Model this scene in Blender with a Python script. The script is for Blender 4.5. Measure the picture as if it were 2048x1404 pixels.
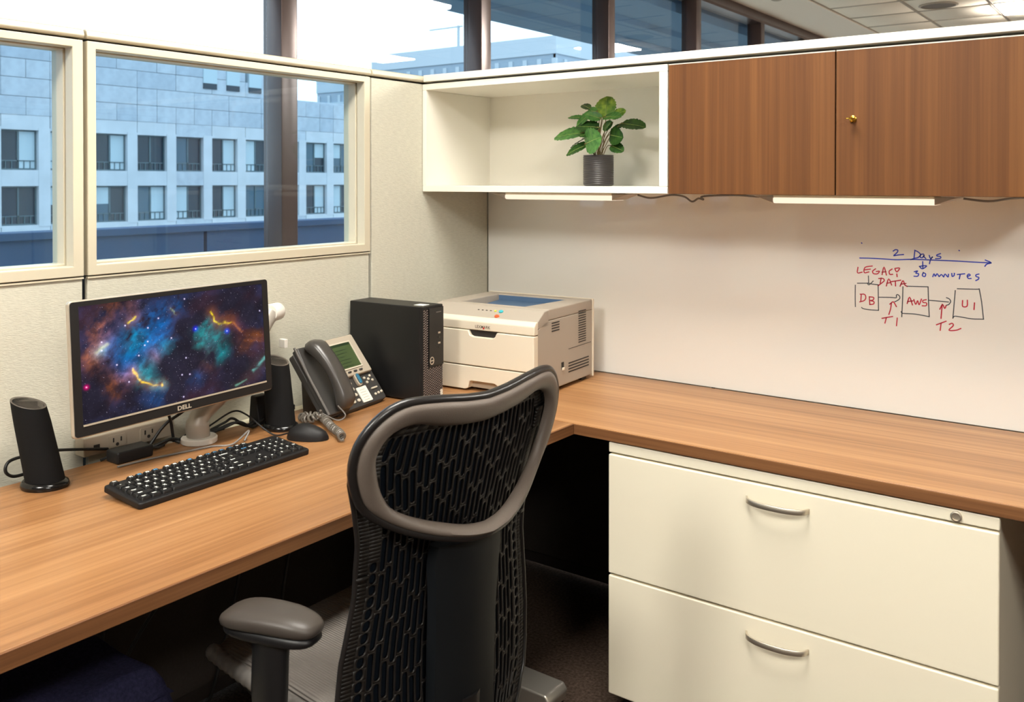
import bpy, bmesh, math, random
import numpy as np
from mathutils import Vector, Matrix

random.seed(7)
for o in list(bpy.data.objects):
    bpy.data.objects.remove(o, do_unlink=True)
SC = bpy.context.scene
COL = SC.collection
R = math.radians

# ------------------------------------------------------------------ camera
cd = bpy.data.cameras.new('camera')
cd.lens = 31.92
cd.sensor_width = 36.0
cd.shift_y = -0.1569
cd.clip_start = 0.05
cd.clip_end = 900
cd.dof.use_dof = True
cd.dof.focus_distance = 2.25
cd.dof.aperture_fstop = 9.0
cam = bpy.data.objects.new('camera', cd)
COL.objects.link(cam)
cam.location = (2.0416, -2.6336, 1.377)
cam.rotation_euler = (R(89.4), 0, R(36.32))
SC.camera = cam

# ------------------------------------------------------------------ world: overcast daylight
w = bpy.data.worlds.new('overcast')
SC.world = w
w.use_nodes = True
bgn = w.node_tree.nodes['Background']
bgn.inputs[0].default_value = (0.74, 0.89, 1.0, 1)
bgn.inputs[1].default_value = 2.7

SC.view_settings.view_transform = 'Standard'
SC.view_settings.look = 'None'
SC.view_settings.gamma = 1
SC.view_settings.use_curve_mapping = False
SC.view_settings.exposure = 0.0

# troffer brightness (ceiling lamps are built below as emissive diffusers)
LAMP_COLOR = (1.0, 0.965, 0.885)
LAMP_MAIN = 36.0
LAMP_BEHIND = 56.0
LAMP_FAR = 120.0  # one visible panel plus unseen hall fill, raised to brighten the ceiling
STRIP_LIGHT = 1.15

# ------------------------------------------------------------------ helpers
def lin(c):
    return tuple((x / 12.92 if x <= .04045 else ((x + .055) / 1.055) ** 2.4) for x in (v / 255 for v in c))

MATS = {}
def mat(name, c, rough=.5, metal=0., spec=.5, bump=None, emit=None, vary=None, aniso=None, coat=0.):
    """plain principled material; c in sRGB 0-255; bump=(scale,strength[,stretch]); vary=(scale,amount)"""
    m = bpy.data.materials.new(name); m.use_nodes = True
    nt = m.node_tree; b = nt.nodes['Principled BSDF']
    b.inputs['Base Color'].default_value = (*lin(c), 1)
    b.inputs['Roughness'].default_value = rough
    b.inputs['Metallic'].default_value = metal
    b.inputs['Specular IOR Level'].default_value = spec
    b.inputs['Coat Weight'].default_value = coat
    if emit:
        b.inputs['Emission Color'].default_value = (*emit[0], 1)
        b.inputs['Emission Strength'].default_value = emit[1]
    if bump or vary:
        tc = nt.nodes.new('ShaderNodeTexCoord')
        mp = nt.nodes.new('ShaderNodeMapping')
        nt.links.new(tc.outputs['Object'], mp.inputs[0])
        if bump and len(bump) > 2: mp.inputs['Scale'].default_value = bump[2]
    if vary:
        n2 = nt.nodes.new('ShaderNodeTexNoise'); n2.inputs['Scale'].default_value = vary[0]; n2.inputs['Detail'].default_value = 4
        nt.links.new(mp.outputs[0], n2.inputs['Vector'])
        mr = nt.nodes.new('ShaderNodeMapRange'); mr.inputs[1].default_value = .25; mr.inputs[2].default_value = .75
        mr.inputs[3].default_value = 1 - vary[1]; mr.inputs[4].default_value = 1 + vary[1]
        nt.links.new(n2.outputs[0], mr.inputs[0])
        mx = nt.nodes.new('ShaderNodeVectorMath'); mx.operation = 'SCALE'
        mx.inputs[0].default_value = lin(c)
        nt.links.new(mr.outputs[0], mx.inputs['Scale'])
        nt.links.new(mx.outputs[0], b.inputs['Base Color'])
    if bump:
        n = nt.nodes.new('ShaderNodeTexNoise'); n.inputs['Scale'].default_value = bump[0]; n.inputs['Detail'].default_value = 3
        nt.links.new(mp.outputs[0], n.inputs['Vector'])
        bp = nt.nodes.new('ShaderNodeBump'); bp.inputs['Strength'].default_value = bump[1]; bp.inputs['Distance'].default_value = .002
        nt.links.new(n.outputs[0], bp.inputs['Height'])
        nt.links.new(bp.outputs[0], b.inputs['Normal'])
    MATS[name] = m
    return m

def wood(name, c0, c1, c2, scale, rough=.38, spec=.4):
    """straight-grained veneer; scale = noise scale per axis (small along the grain)"""
    m = bpy.data.materials.new(name); m.use_nodes = True
    nt = m.node_tree; b = nt.nodes['Principled BSDF']
    tc = nt.nodes.new('ShaderNodeTexCoord'); mp = nt.nodes.new('ShaderNodeMapping')
    mp.inputs['Scale'].default_value = scale
    nt.links.new(tc.outputs['Object'], mp.inputs[0])
    n = nt.nodes.new('ShaderNodeTexNoise'); n.inputs['Scale'].default_value = 1; n.inputs['Detail'].default_value = 7; n.inputs['Roughness'].default_value = .62
    n2 = nt.nodes.new('ShaderNodeTexNoise'); n2.inputs['Scale'].default_value = .17; n2.inputs['Detail'].default_value = 3
    nt.links.new(mp.outputs[0], n.inputs['Vector']); nt.links.new(mp.outputs[0], n2.inputs['Vector'])
    ad = nt.nodes.new('ShaderNodeMath'); ad.operation = 'MULTIPLY_ADD'; ad.inputs[1].default_value = .55
    nt.links.new(n2.outputs[0], ad.inputs[0])
    ml = nt.nodes.new('ShaderNodeMath'); ml.operation = 'MULTIPLY'; ml.inputs[1].default_value = .55
    nt.links.new(n.outputs[0], ml.inputs[0]); nt.links.new(ml.outputs[0], ad.inputs[2])
    cr = nt.nodes.new('ShaderNodeValToRGB')
    e = cr.color_ramp.elements
    e[0].position = .39; e[0].color = (*lin(c0), 1); e[1].position = .70; e[1].color = (*lin(c2), 1)
    k = e.new(.54); k.color = (*lin(c1), 1)
    nt.links.new(ad.outputs[0], cr.inputs[0]); nt.links.new(cr.outputs[0], b.inputs['Base Color'])
    b.inputs['Roughness'].default_value = rough; b.inputs['Specular IOR Level'].default_value = spec
    MATS[name] = m
    return m

def glass(name, tint, ior=1.5, rough=0.0):
    """thin flat pane: lets light through, mirrors by fresnel"""
    m = bpy.data.materials.new(name); m.use_nodes = True
    nt = m.node_tree; nt.nodes.remove(nt.nodes['Principled BSDF'])
    tr = nt.nodes.new('ShaderNodeBsdfTransparent'); tr.inputs[0].default_value = (*tint, 1)
    gl = nt.nodes.new('ShaderNodeBsdfAnisotropic'); gl.inputs['Roughness'].default_value = rough
    # Schlick reflectance from the view angle, the same on both faces of the pane
    ge = nt.nodes.new('ShaderNodeNewGeometry'); dt = nt.nodes.new('ShaderNodeVectorMath'); dt.operation = 'DOT_PRODUCT'
    nt.links.new(ge.outputs['Incoming'], dt.inputs[0]); nt.links.new(ge.outputs['Normal'], dt.inputs[1])
    ab = nt.nodes.new('ShaderNodeMath'); ab.operation = 'ABSOLUTE'; nt.links.new(dt.outputs['Value'], ab.inputs[0])
    om = nt.nodes.new('ShaderNodeMath'); om.operation = 'SUBTRACT'; om.inputs[0].default_value = 1; nt.links.new(ab.outputs[0], om.inputs[1])
    pw = nt.nodes.new('ShaderNodeMath'); pw.operation = 'POWER'; pw.inputs[1].default_value = 5; nt.links.new(om.outputs[0], pw.inputs[0])
    f0 = ((ior-1)/(ior+1))**2
    fr = nt.nodes.new('ShaderNodeMath'); fr.operation = 'MULTIPLY_ADD'; fr.inputs[1].default_value = 1-f0; fr.inputs[2].default_value = f0
    nt.links.new(pw.outputs[0], fr.inputs[0])
    mx = nt.nodes.new('ShaderNodeMixShader')
    nt.links.new(fr.outputs[0], mx.inputs[0]); nt.links.new(tr.outputs[0], mx.inputs[1]); nt.links.new(gl.outputs[0], mx.inputs[2])
    nt.links.new(mx.outputs[0], nt.nodes['Material Output'].inputs[0])
    MATS[name] = m
    return m

def emission(name, color, strength):
    m = bpy.data.materials.new(name); m.use_nodes = True
    nt = m.node_tree; nt.nodes.remove(nt.nodes['Principled BSDF'])
    e = nt.nodes.new('ShaderNodeEmission'); e.inputs[0].default_value = (*color, 1); e.inputs[1].default_value = strength
    nt.links.new(e.outputs[0], nt.nodes['Material Output'].inputs[0])
    MATS[name] = m
    return m

class G:
    """collects verts / faces for one mesh"""
    def __init__(s): s.v = []; s.f = []
    def add(s, v, f):
        k = len(s.v); s.v += [tuple(p) for p in v]; s.f += [tuple(i + k for i in q) for q in f]; return s
    def box(s, x0, x1, y0, y1, z0, z1):
        return s.add([(x0,y0,z0),(x1,y0,z0),(x1,y1,z0),(x0,y1,z0),(x0,y0,z1),(x1,y0,z1),(x1,y1,z1),(x0,y1,z1)],
                     [(0,3,2,1),(4,5,6,7),(0,1,5,4),(1,2,6,5),(2,3,7,6),(3,0,4,7)])
    def prism(s, poly, axis, a, b):
        """polygon in the two other axes (in xyz order), extruded along axis from a to b"""
        n = len(poly)
        def P(p, t):
            return {'x': (t, p[0], p[1]), 'y': (p[0], t, p[1]), 'z': (p[0], p[1], t)}[axis]
        v = [P(p, a) for p in poly] + [P(p, b) for p in poly]
        f = [tuple(range(n)), tuple(range(2*n-1, n-1, -1))] + [(i, i+n, (i+1) % n + n, (i+1) % n) for i in range(n)]
        return s.add(v, f)
    def ring(s, outer, inner, axis, a, b):
        n = len(outer)
        def P(p, t):
            return {'x': (t, p[0], p[1]), 'y': (p[0], t, p[1]), 'z': (p[0], p[1], t)}[axis]
        v = [P(p, a) for p in outer] + [P(p, a) for p in inner] + [P(p, b) for p in outer] + [P(p, b) for p in inner]
        f = []
        for i in range(n):
            j = (i+1) % n
            f += [(i, j, j+n, i+n), (2*n+i, 3*n+i, 3*n+j, 2*n+j), (i, 2*n+i, 2*n+j, j), (n+i, n+j, 3*n+j, 3*n+i)]
        return s.add(v, f)
    def loft(s, rings, caps=True, closed=False):
        n = len(rings[0]); m = len(rings)
        v = [p for r in rings for p in r]
        f = []
        for k in range(m if closed else m-1):
            k2 = (k+1) % m
            f += [(k*n+i, k*n+(i+1) % n, k2*n+(i+1) % n, k2*n+i) for i in range(n)]
        if caps and not closed: f += [tuple(range(n-1, -1, -1)), tuple((m-1)*n+i for i in range(n))]
        return s.add(v, f)
    def tube(s, path, r, n=8, closed=False, caps=True):
        P = [Vector(p) for p in path]; m = len(P)
        rs = r if isinstance(r, (list, tuple)) else [r]*m
        rings = []; prev = None
        for i in range(m):
            a = P[(i-1) % m] if (closed or i > 0) else P[i]; b = P[(i+1) % m] if (closed or i < m-1) else P[i]
            t = (b-a).normalized()
            if prev is None:
                u = t.orthogonal().normalized()
            else:
                u = prev - t*prev.dot(t)
                u = u.normalized() if u.length > 1e-6 else t.orthogonal().normalized()
            prev = u; w_ = t.cross(u)
            rings.append([tuple(P[i] + (u*math.cos(q) + w_*math.sin(q))*rs[i]) for q in (2*math.pi*k/n for k in range(n))])
        return s.loft(rings, caps, closed)
    def lathe(s, prof, n=32, c=(0, 0)):
        """profile of (radius, z), from bottom to top"""
        return s.loft([[(c[0]+max(r, 1e-4)*math.cos(2*math.pi*k/n), c[1]+max(r, 1e-4)*math.sin(2*math.pi*k/n), z) for k in range(n)] for r, z in prof])
    def xf(s, M):
        s.v = [tuple(M @ Vector(p)) for p in s.v]; return s
    def mesh(s, name, bevel=0, seg=2, smooth=35, bang=30):
        me = bpy.data.meshes.new(name)
        me.from_pydata(s.v, [], s.f)
        bm = bmesh.new(); bm.from_mesh(me)
        bmesh.ops.recalc_face_normals(bm, faces=bm.faces)
        if bevel:
            ed = [e for e in bm.edges if len(e.link_faces) == 2 and e.calc_face_angle(0) > R(bang)]
            bmesh.ops.bevel(bm, geom=ed, offset=bevel, segments=seg, profile=.5, affect='EDGES', clamp_overlap=True)
        bm.to_mesh(me); bm.free()
        if smooth:
            me.shade_smooth(); me.set_sharp_from_angle(angle=R(smooth if not bevel else 60))
        return me

def link(name, data, m=None, parent=None, loc=None, rot=None, M=None):
    o = bpy.data.objects.new(name, data)
    COL.objects.link(o)
    if m is not None and data is not None and not data.materials:
        data.materials.append(MATS[m] if isinstance(m, str) else m)
    if parent is not None: o.parent = parent
    if M is not None: o.matrix_local = M
    if loc is not None: o.location = loc
    if rot is not None: o.rotation_euler = rot
    return o

def obj(name, g, m, parent=None, bevel=0, seg=2, smooth=35, **kw):
    o = link(name, g.mesh(name, bevel, seg, smooth), m, parent, **kw)
    if bevel and smooth:
        wn_ = o.modifiers.new('flat faces', 'WEIGHTED_NORMAL'); wn_.keep_sharp = True; wn_.weight = 100
    return o

def tag(o, label=None, cat=None, group=None, kind=None):
    if label: o['label'] = label
    if cat: o['category'] = cat
    if group: o['group'] = group
    if kind: o['kind'] = kind
    return o

def thing(name, label, cat, loc=(0, 0, 0), rz=0, group=None):
    o = link(name, None, loc=loc, rot=(0, 0, rz)); o.empty_display_size = .05
    return tag(o, label, cat, group)

def cat_rom(pts, n=8, closed=False):
    """smooth curve through points (tuples of any length)"""
    P = [np.array(p, float) for p in pts]; m = len(P); out = []
    for i in range(m if closed else m-1):
        p0 = P[(i-1) % m] if (closed or i > 0) else 2*P[i]-P[i+1]
        p1 = P[i]; p2 = P[(i+1) % m]
        p3 = P[(i+2) % m] if (closed or i+2 < m) else 2*P[i+1]-P[i]
        for k in range(n):
            t = k/n
            out.append(tuple(.5*((2*p1)+(-p0+p2)*t+(2*p0-5*p1+4*p2-p3)*t*t+(-p0+3*p1-3*p2+p3)*t**3)))
    if not closed: out.append(tuple(P[-1]))
    return out

def text_mesh(name, s, size, bold=0., align='CENTER', ext=0.):
    cu = bpy.data.curves.new(name, 'FONT'); cu.body = s; cu.size = size; cu.align_x = align; cu.align_y = 'CENTER'
    cu.offset = bold; cu.resolution_u = 2; cu.extrude = ext
    t = bpy.data.objects.new(name, cu); COL.objects.link(t)
    me = bpy.data.meshes.new_from_object(t.evaluated_get(bpy.context.evaluated_depsgraph_get()))
    me.name = name
    bpy.data.objects.remove(t, do_unlink=True); bpy.data.curves.remove(cu)
    return me

def rrect(x0, x1, y0, y1, r, n=4):
    out = []
    for cx, cy, a in ((x1-r, y1-r, 0), (x0+r, y1-r, 90), (x0+r, y0+r, 180), (x1-r, y0+r, 270)):
        out += [(cx+r*math.cos(R(a+90*k/n)), cy+r*math.sin(R(a+90*k/n))) for k in range(n+1)]
    return out

def smooth01(t):
    t = min(1, max(0, t)); return t*t*(3-2*t)

# ------------------------------------------------------------------ materials
mat('cream_metal', (246, 237, 214), .42)
mat('partition_trim', (206, 197, 174), .42)
mat('white_laminate', (240, 236, 224), .38)
mat('fabric', (203, 200, 184), .92, spec=.15, bump=(260, .5, (1, .35, 1.6)), vary=(140, .07))
mat('shaded_fabric', (56, 50, 47), .95, spec=.1, bump=(260, .5), vary=(140, .1))  # partition fabric with the kneespace shade put into its colour
mat('dark_seam', (40, 32, 30), .6)
mat('whiteboard', (240, 238, 232), .03, spec=.5)
wood('worktop_wood_y', (128, 87, 52), (155, 110, 70), (177, 132, 89), (90, 1.6, 90), .33)
wood('worktop_wood_x', (140, 97, 59), (168, 121, 78), (191, 144, 98), (1.6, 90, 90), .33)
wood('door_wood', (92, 56, 28), (106, 66, 33), (122, 79, 41), (95, 95, 1.2), .5, .3)
wood('shaded_edge_wood_y', (94, 60, 38), (116, 77, 48), (140, 97, 62), (110, 1.6, 110), .4, .3)  # worktop veneer darkened: shade of the front edge put into the colour
wood('shaded_edge_wood_x', (94, 60, 38), (116, 77, 48), (140, 97, 62), (1.6, 110, 110), .4, .3)  # same edge shade painted in, grain along x
mat('carpet', (66, 54, 46), 1, spec=.05, bump=(350, 1.), vary=(120, .6))
mat('ceiling_tile', (240, 228, 210), .95, spec=.1, bump=(300, .4), vary=(260, .06))
mat('ceiling_grid', (176, 164, 148), .7)
mat('soffit', (236, 226, 212), .9, spec=.1)
mat('wall_paint', (124, 114, 104), .9, spec=.1)
mat('bronze_metal', (76, 60, 56), .30, .35, spec=.6)
mat('slate_overhang', (78, 112, 142), .8)
mat('parapet_slate', (40, 66, 96), .85, vary=(3, .08))
mat('concrete_ledge', (228, 230, 232), .8)
mat('bounce_gravel', (214, 206, 190), .95, vary=(40, .2))  # kept pale so the added slab outside reflects light upward
mat('stone_a', (170, 178, 186), .85, vary=(1.6, .13))
mat('stone_b', (175, 182, 189), .85, vary=(1.6, .13))
mat('stone_c', (164, 173, 182), .85, vary=(1.6, .14))
mat('stone_d', (190, 194, 198), .85, vary=(.9, .08))
mat('window_steel', (78, 98, 104), .6)
mat('dark_glass', (24, 44, 56), .25, spec=.4)
mat('mid_glass', (58, 88, 104), .25, spec=.4)
mat('pale_blind', (176, 192, 198), .8)
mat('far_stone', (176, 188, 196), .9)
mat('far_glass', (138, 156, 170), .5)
mat('ground', (92, 92, 90), .95)
mat('crane_steel', (170, 182, 190), .8)
mat('black_plastic', (24, 23, 24), .5, spec=.35, bump=(900, .15))
mat('black_gloss', (14, 14, 15), .18)
mat('black_case', (17, 17, 18), .42, spec=.45, bump=(1400, .12))
mat('speaker_cloth', (20, 20, 21), .8, spec=.2, bump=(1500, .6))
mat('speaker_top', (92, 84, 76), .45)
mat('keycap', (25, 25, 26), .5, spec=.35)
mat('legend_white', (238, 238, 232), .6)
mat('legend_blue', (80, 150, 200), .6)
mat('silver_plastic', (184, 172, 154), .38, spec=.5)
mat('silver_edge', (196, 186, 170), .3, .4)
mat('grey_plastic', (96, 92, 88), .42)
mat('grille_bead', (104, 90, 84), .35)
mat('chair_liner', (11, 18, 26), .9, spec=.1)
mat('phone_grey', (62, 60, 58), .45)
mat('handset_grey', (66, 63, 60), .3, spec=.55)
mat('key_cream', (206, 198, 180), .4)
mat('lcd_green', (66, 82, 48), .25, emit=((.05, .07, .03), .1))
mat('lcd_ink', (34, 52, 28), .4)
mat('paper_white', (240, 240, 228), .7)
mat('blue_plastic', (46, 110, 140), .35)
mat('printer_cream', (226, 216, 196), .42)
mat('printer_body', (172, 162, 148), .5, bump=(900, .12))
mat('printer_tray_blue', (78, 104, 134), .5)
mat('printer_dark', (44, 40, 38), .6)
mat('cyan_button', (60, 170, 180), .35)
mat('orange_button', (214, 96, 52), .35)
mat('yellow_led', (226, 226, 70), .35)
mat('red_print', (200, 46, 44), .5)
mat('dark_print', (92, 74, 62), .6)
mat('aluminium', (186, 180, 170), .3, .8)
mat('arm_silver', (176, 170, 160), .4, .2)
mat('arm_white', (232, 228, 220), .35)
mat('satin_nickel', (214, 204, 188), .42, .9)
mat('brass', (226, 176, 70), .22, 1.)
mat('cable_black', (18, 18, 19), .5)
mat('cable_grey', (120, 116, 112), .45)
mat('cable_coil', (104, 98, 90), .28)
mat('chair_frame', (104, 94, 86), .42, spec=.5, bump=(700, .25))
mat('chair_rim', (30, 28, 28), .3, spec=.5)
mat('chair_membrane', (27, 24, 22), .5, spec=.35)
mat('chair_spine', (13, 17, 21), .6, spec=.25)
mat('arm_pad', (66, 60, 55), .4, spec=.4, bump=(900, .1))
mat('chair_base', (18, 18, 20), .45)
mat('pot_black', (52, 48, 48), .36)
mat('soil', (44, 34, 24), 1)
mat('stem_brown', (112, 92, 52), .7)
mat('navy_fleece', (46, 46, 70), 1, spec=.05, bump=(220, 1.), vary=(160, .3))
mat('carton', (226, 218, 198), .8)
mat('ink_blue', (46, 70, 196), .6)
mat('ink_red', (196, 40, 66), .6)
mat('ink_grey', (74, 82, 88), .6)
glass('window_glass', (.90, .955, .99), 1.42)
glass('partition_glass', (.90, .955, .985), 1.33)
emission('lamp_diffuser_near', LAMP_COLOR, LAMP_MAIN)
emission('lamp_diffuser_far', LAMP_COLOR, LAMP_FAR)
emission('lamp_diffuser_behind', LAMP_COLOR, LAMP_BEHIND)
emission('strip_diffuser', (1.0, .84, .64), STRIP_LIGHT)

# ================================================================== THE SETTING
def struct(name, g, m, parent=None, **kw):
    o = obj(name, g, m, parent, **kw)
    if parent is None: o['kind'] = 'structure'
    return o

struct('floor', G().box(-1.15, 6, -6, 10, -.2, 0), 'carpet')
struct('wall_back', G().box(-1.15, 6, -6.1, -6, 0, 3.0), 'wall_paint')
struct('wall_front', G().box(-1.15, 6, 10, 10.1, 0, 3.0), 'wall_paint')
struct('wall_right', G().box(6, 6.1, -6.1, 10.1, 0, 3.0), 'wall_paint')
ceil = struct('ceiling', G().box(-1.15, 6, -6, 10, 2.914, 3.0), 'ceiling_tile')
obj('soffit', G().box(-1.0, -.47, -6, 10, 2.885, 2.914), 'soffit', ceil)
TX = [-.47 + .6*i for i in range(7)]
TY = [6.12 + .6*k for k in range(-6, 7)]
tile = G().box(.006, .594, .006, .594, 0, .012).mesh('ceiling_tile', bevel=.003, seg=1)
for i in range(6):
    for k in range(12):
        if i == 2 and k == 6: continue
        link('ceiling_tile', tile, 'ceiling_tile', ceil, loc=(TX[i], TY[k], 2.9))
for i in range(7):
    obj('grid_bar', G().box(TX[i]-.012, TX[i]+.012, TY[0], TY[-1], 2.895, 2.912), 'ceiling_grid', ceil)
bar = G().box(-.0, 3.6, -.012, .012, 2.8955, 2.912).mesh('grid_bar')
for k in range(13):
    link('grid_bar', bar, 'ceiling_grid', ceil, loc=(TX[0], TY[k], 0))

def troffer(x0, x1, y0, y1, label, m):
    t = thing('ceiling_light', label, 'ceiling light', ((x0+x1)/2, (y0+y1)/2, 2.905), 0, 'recessed ceiling light panels')
    a, b = (x1-x0)/2, (y1-y0)/2
    obj('frame', G().ring([(-a, -b), (a, -b), (a, b), (-a, b)], [(-a+.025, -b+.025), (a-.025, -b+.025), (a-.025, b-.025), (-a+.025, b-.025)], 'z', -.010, .007), 'white_laminate', t)
    obj('diffuser', G().box(-a+.024, a-.024, -b+.024, b-.024, -.022, .004), m, t)
    return t
troffer(.73, 1.33, 6.12, 6.72, 'bright square ceiling light panel above the far end of the cabinets', 'lamp_diffuser_far')
troffer(.80, 1.40, -1.98, -.78, 'long ceiling light panel right above the office chair', 'lamp_diffuser_near')
troffer(.80, 1.40, -4.6, -3.4, 'long ceiling light panel behind the camera', 'lamp_diffuser_behind')
troffer(3.4, 4.0, -3.9, -2.7, 'long ceiling light panel to the right of the cubicle', 'lamp_diffuser_behind')
troffer(.80, 1.40, 2.3, 3.5, 'unseen fill light panel added on the ceiling behind the wooden cabinet', 'lamp_diffuser_far')  # added out of sight to brighten the far ceiling
troffer(.80, 1.40, 8.4, 9.6, 'unseen fill light panel added on the ceiling at the far wall of the office', 'lamp_diffuser_far')  # also added unseen, for more bounce onto the ceiling
troffer(3.4, 4.0, 4.6, 5.8, 'unseen fill light panel on the ceiling in the far right part of the office', 'lamp_diffuser_far')  # unseen hall fill, turned up to lift the ceiling
troffer(3.4, 4.0, 1.6, 2.8, 'unseen fill light panel on the ceiling beyond the cabinet partition', 'lamp_diffuser_far')  # unseen hall fill for the ceiling, like the one before

g = thing('ceiling_speaker', 'round grey speaker grille set into the ceiling tiles', 'speaker', (.35, 5.9, 2.9))
obj('rim', G().lathe([(.155, 0), (.16, -.006), (.14, -.012), (.135, -.004)], 40), 'ceiling_grid', g)
obj('grille', G().lathe([(.001, -.005), (.136, -.007), (.136, -.002), (.001, -.001)], 40), 'grey_plastic', g)
g = thing('sprinkler', 'small round sprinkler cap on the perimeter soffit', 'sprinkler', (-.66, 4.75, 2.885))
obj('cap', G().lathe([(.045, 0), (.045, -.008), (.03, -.014), (.001, -.016)], 24), 'ceiling_grid', g)

# ---- window wall along x = -1 (parallel to the left partition)
MY = [-.13 + 1.355*k for k in range(-4, 8)]
mull = G().prism([(-1.0, 0), (-1.0, .085), (-1.012, .092), (-1.09, .092), (-1.092, .08), (-1.135, .08), (-1.135, .012), (-1.092, .012), (-1.09, 0)], 'z', 0, 2.82).mesh('mullion', bevel=.003)
for k in range(len(MY)-1):
    wn = link('window_%d' % (k+1), None, loc=(0, MY[k], 0)); wn['kind'] = 'structure'
    link('mullion', mull, 'bronze_metal', wn)
    obj('pane', G().box(-1.112, -1.108, .082, 1.365, .05, 2.82), 'window_glass', wn)
    obj('sill', G().box(-1.135, -1.0, .08, 1.365, 0, .05), 'bronze_metal', wn)
struct('trim_1', G().prism([(-1.15, 2.80), (-1.0, 2.80), (-.985, 2.815), (-.985, 2.885), (-1.0, 2.92), (-1.15, 2.92)], 'y', -6, 10), 'bronze_metal')
struct('wall_left', G().box(-1.15, -1.0, -6, MY[0], 0, 3.0), 'wall_paint')
struct('wall_corner', G().box(-1.15, -1.0, MY[-1], 10, 0, 3.0), 'bronze_metal')

# ================================================================== OUTSIDE
struct('ground', G().box(-400, -1.3, -300, 500, -12.2, -12), 'ground')
tag(obj('roof_overhang', G().prism([(-1.2, 2.98), (-1.2, 2.72), (-1.48, 2.67), (-1.50, 2.63), (-1.76, 2.60), (-1.78, 2.56), (-2.0, 2.54), (-2.05, 2.98)], 'y', -8, 12), 'slate_overhang'),
    'dark slate roof overhang outside above the windows', 'overhang')
tag(obj('bounce_floor', G().box(-5.96, -1.16, -10, 20, -.3, -.1), 'bounce_gravel'), kind='structure')  # unseen slab added to bounce daylight up onto the ceiling
t = thing('terrace_parapet', 'dark blue terrace parapet wall outside below the stone building', 'parapet', (-6, 6, -12))
pan = G().box(-.2, 0, -1.48, 1.48, 0, 12.86).mesh('wall_panel')
for k in range(24): link('wall_panel', pan, 'parapet_slate', t, loc=(0, -55.5+3*k, 0))
obj('coping', G().box(-.24, .04, -57, 15, 12.86, 12.93), 'parapet_slate', t, bevel=.01)

# stone office block across the street; facade plane x = FX
FX = -55.0; SX = 57.04/22.04
def fz(v): return 1.377 + (v-1.377)*SX      # heights read on a nearer parallel plane
def fy(v): return -2.634 + (v+2.634)*SX
WY0 = fy(7.33); PITCH = (fy(17.63)-fy(7.33))/9.02
WW = PITCH*.755
ROWS = [(fz(1.635), fz(2.585)), (fz(.32), fz(1.25))]
b1 = thing('stone_office_building', 'pale stone office block with two rows of windows across the street', 'building', (FX-6, 30, -12))
def bg(x0, x1, y0, y1, z0, z1): return G().box(x0-(FX-6), x1-(FX-6), y0-30, y1-30, z0+12, z1+12)
TOPZ = fz(5.02); YA, YB = WY0-8*PITCH, WY0+26*PITCH
YT = fy(15.2)                                # the tall part ends here, a lower roof follows
obj('wall', bg(FX-12, FX-.5, YA, YB, -12, fz(3.9)), 'stone_b', b1)
obj('wall', bg(FX-12, FX-.5, YA, YT, fz(3.9), TOPZ), 'stone_b', b1)
# piers and spandrels
zb, zt = ROWS[1][0], ROWS[0][1]
nwin = 22
for k in range(-5, nwin):
    y = WY0 + k*PITCH
    obj('pier', bg(FX-.5, FX, y+WW, y+PITCH, zb-.1, zt+.15), 'stone_d', b1)
for z0, z1 in ((ROWS[1][0]-.9, ROWS[1][0]), (ROWS[1][1], ROWS[0][0]), (ROWS[0][1], ROWS[0][1]+.9)):
    for k in range(-5, nwin):
        y = WY0 + k*PITCH
        obj('spandrel', bg(FX-.5, FX-.03, y+.02, y+PITCH-.02, z0, z1), ('stone_d', 'stone_b', 'stone_d')[k % 3], b1)
obj('ledge', bg(FX-.5, FX+.5, YA, YB, ROWS[1][0]-1.35, ROWS[1][0]-.9), 'concrete_ledge', b1)
# blank stone slabs above the windows
sl = [G().box(0, .35, .015, PITCH*.5-.015, .015, 1.15-.015).mesh('stone_slab'), G().box(0, .35, .015, PITCH-.015, .015, 1.15-.015).mesh('stone_slab')]
slabs = {}
rz0 = ROWS[0][1]+.9
for r in range(6):
    z = rz0 + 1.15*r
    y = WY0 - 4*PITCH + (r % 2)*PITCH*.5
    while y < WY0 + 13*PITCH:
        big = random.random() < .5
        wdt = PITCH if big else PITCH*.5
        top = TOPZ if y + wdt < YT else fz(3.9)
        mm = random.choice(['stone_a', 'stone_b', 'stone_c', 'stone_a', 'stone_b'])
        if z + .6 < top:
            key = (big, mm)
            if key not in slabs:
                slabs[key] = sl[0 if not big else 1].copy(); slabs[key].materials.append(MATS[mm])
            link('stone_slab', slabs[key], None, b1, loc=(FX-.35-(FX-6)-random.random()*.03, y-30, z+12))
        y += wdt
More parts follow.
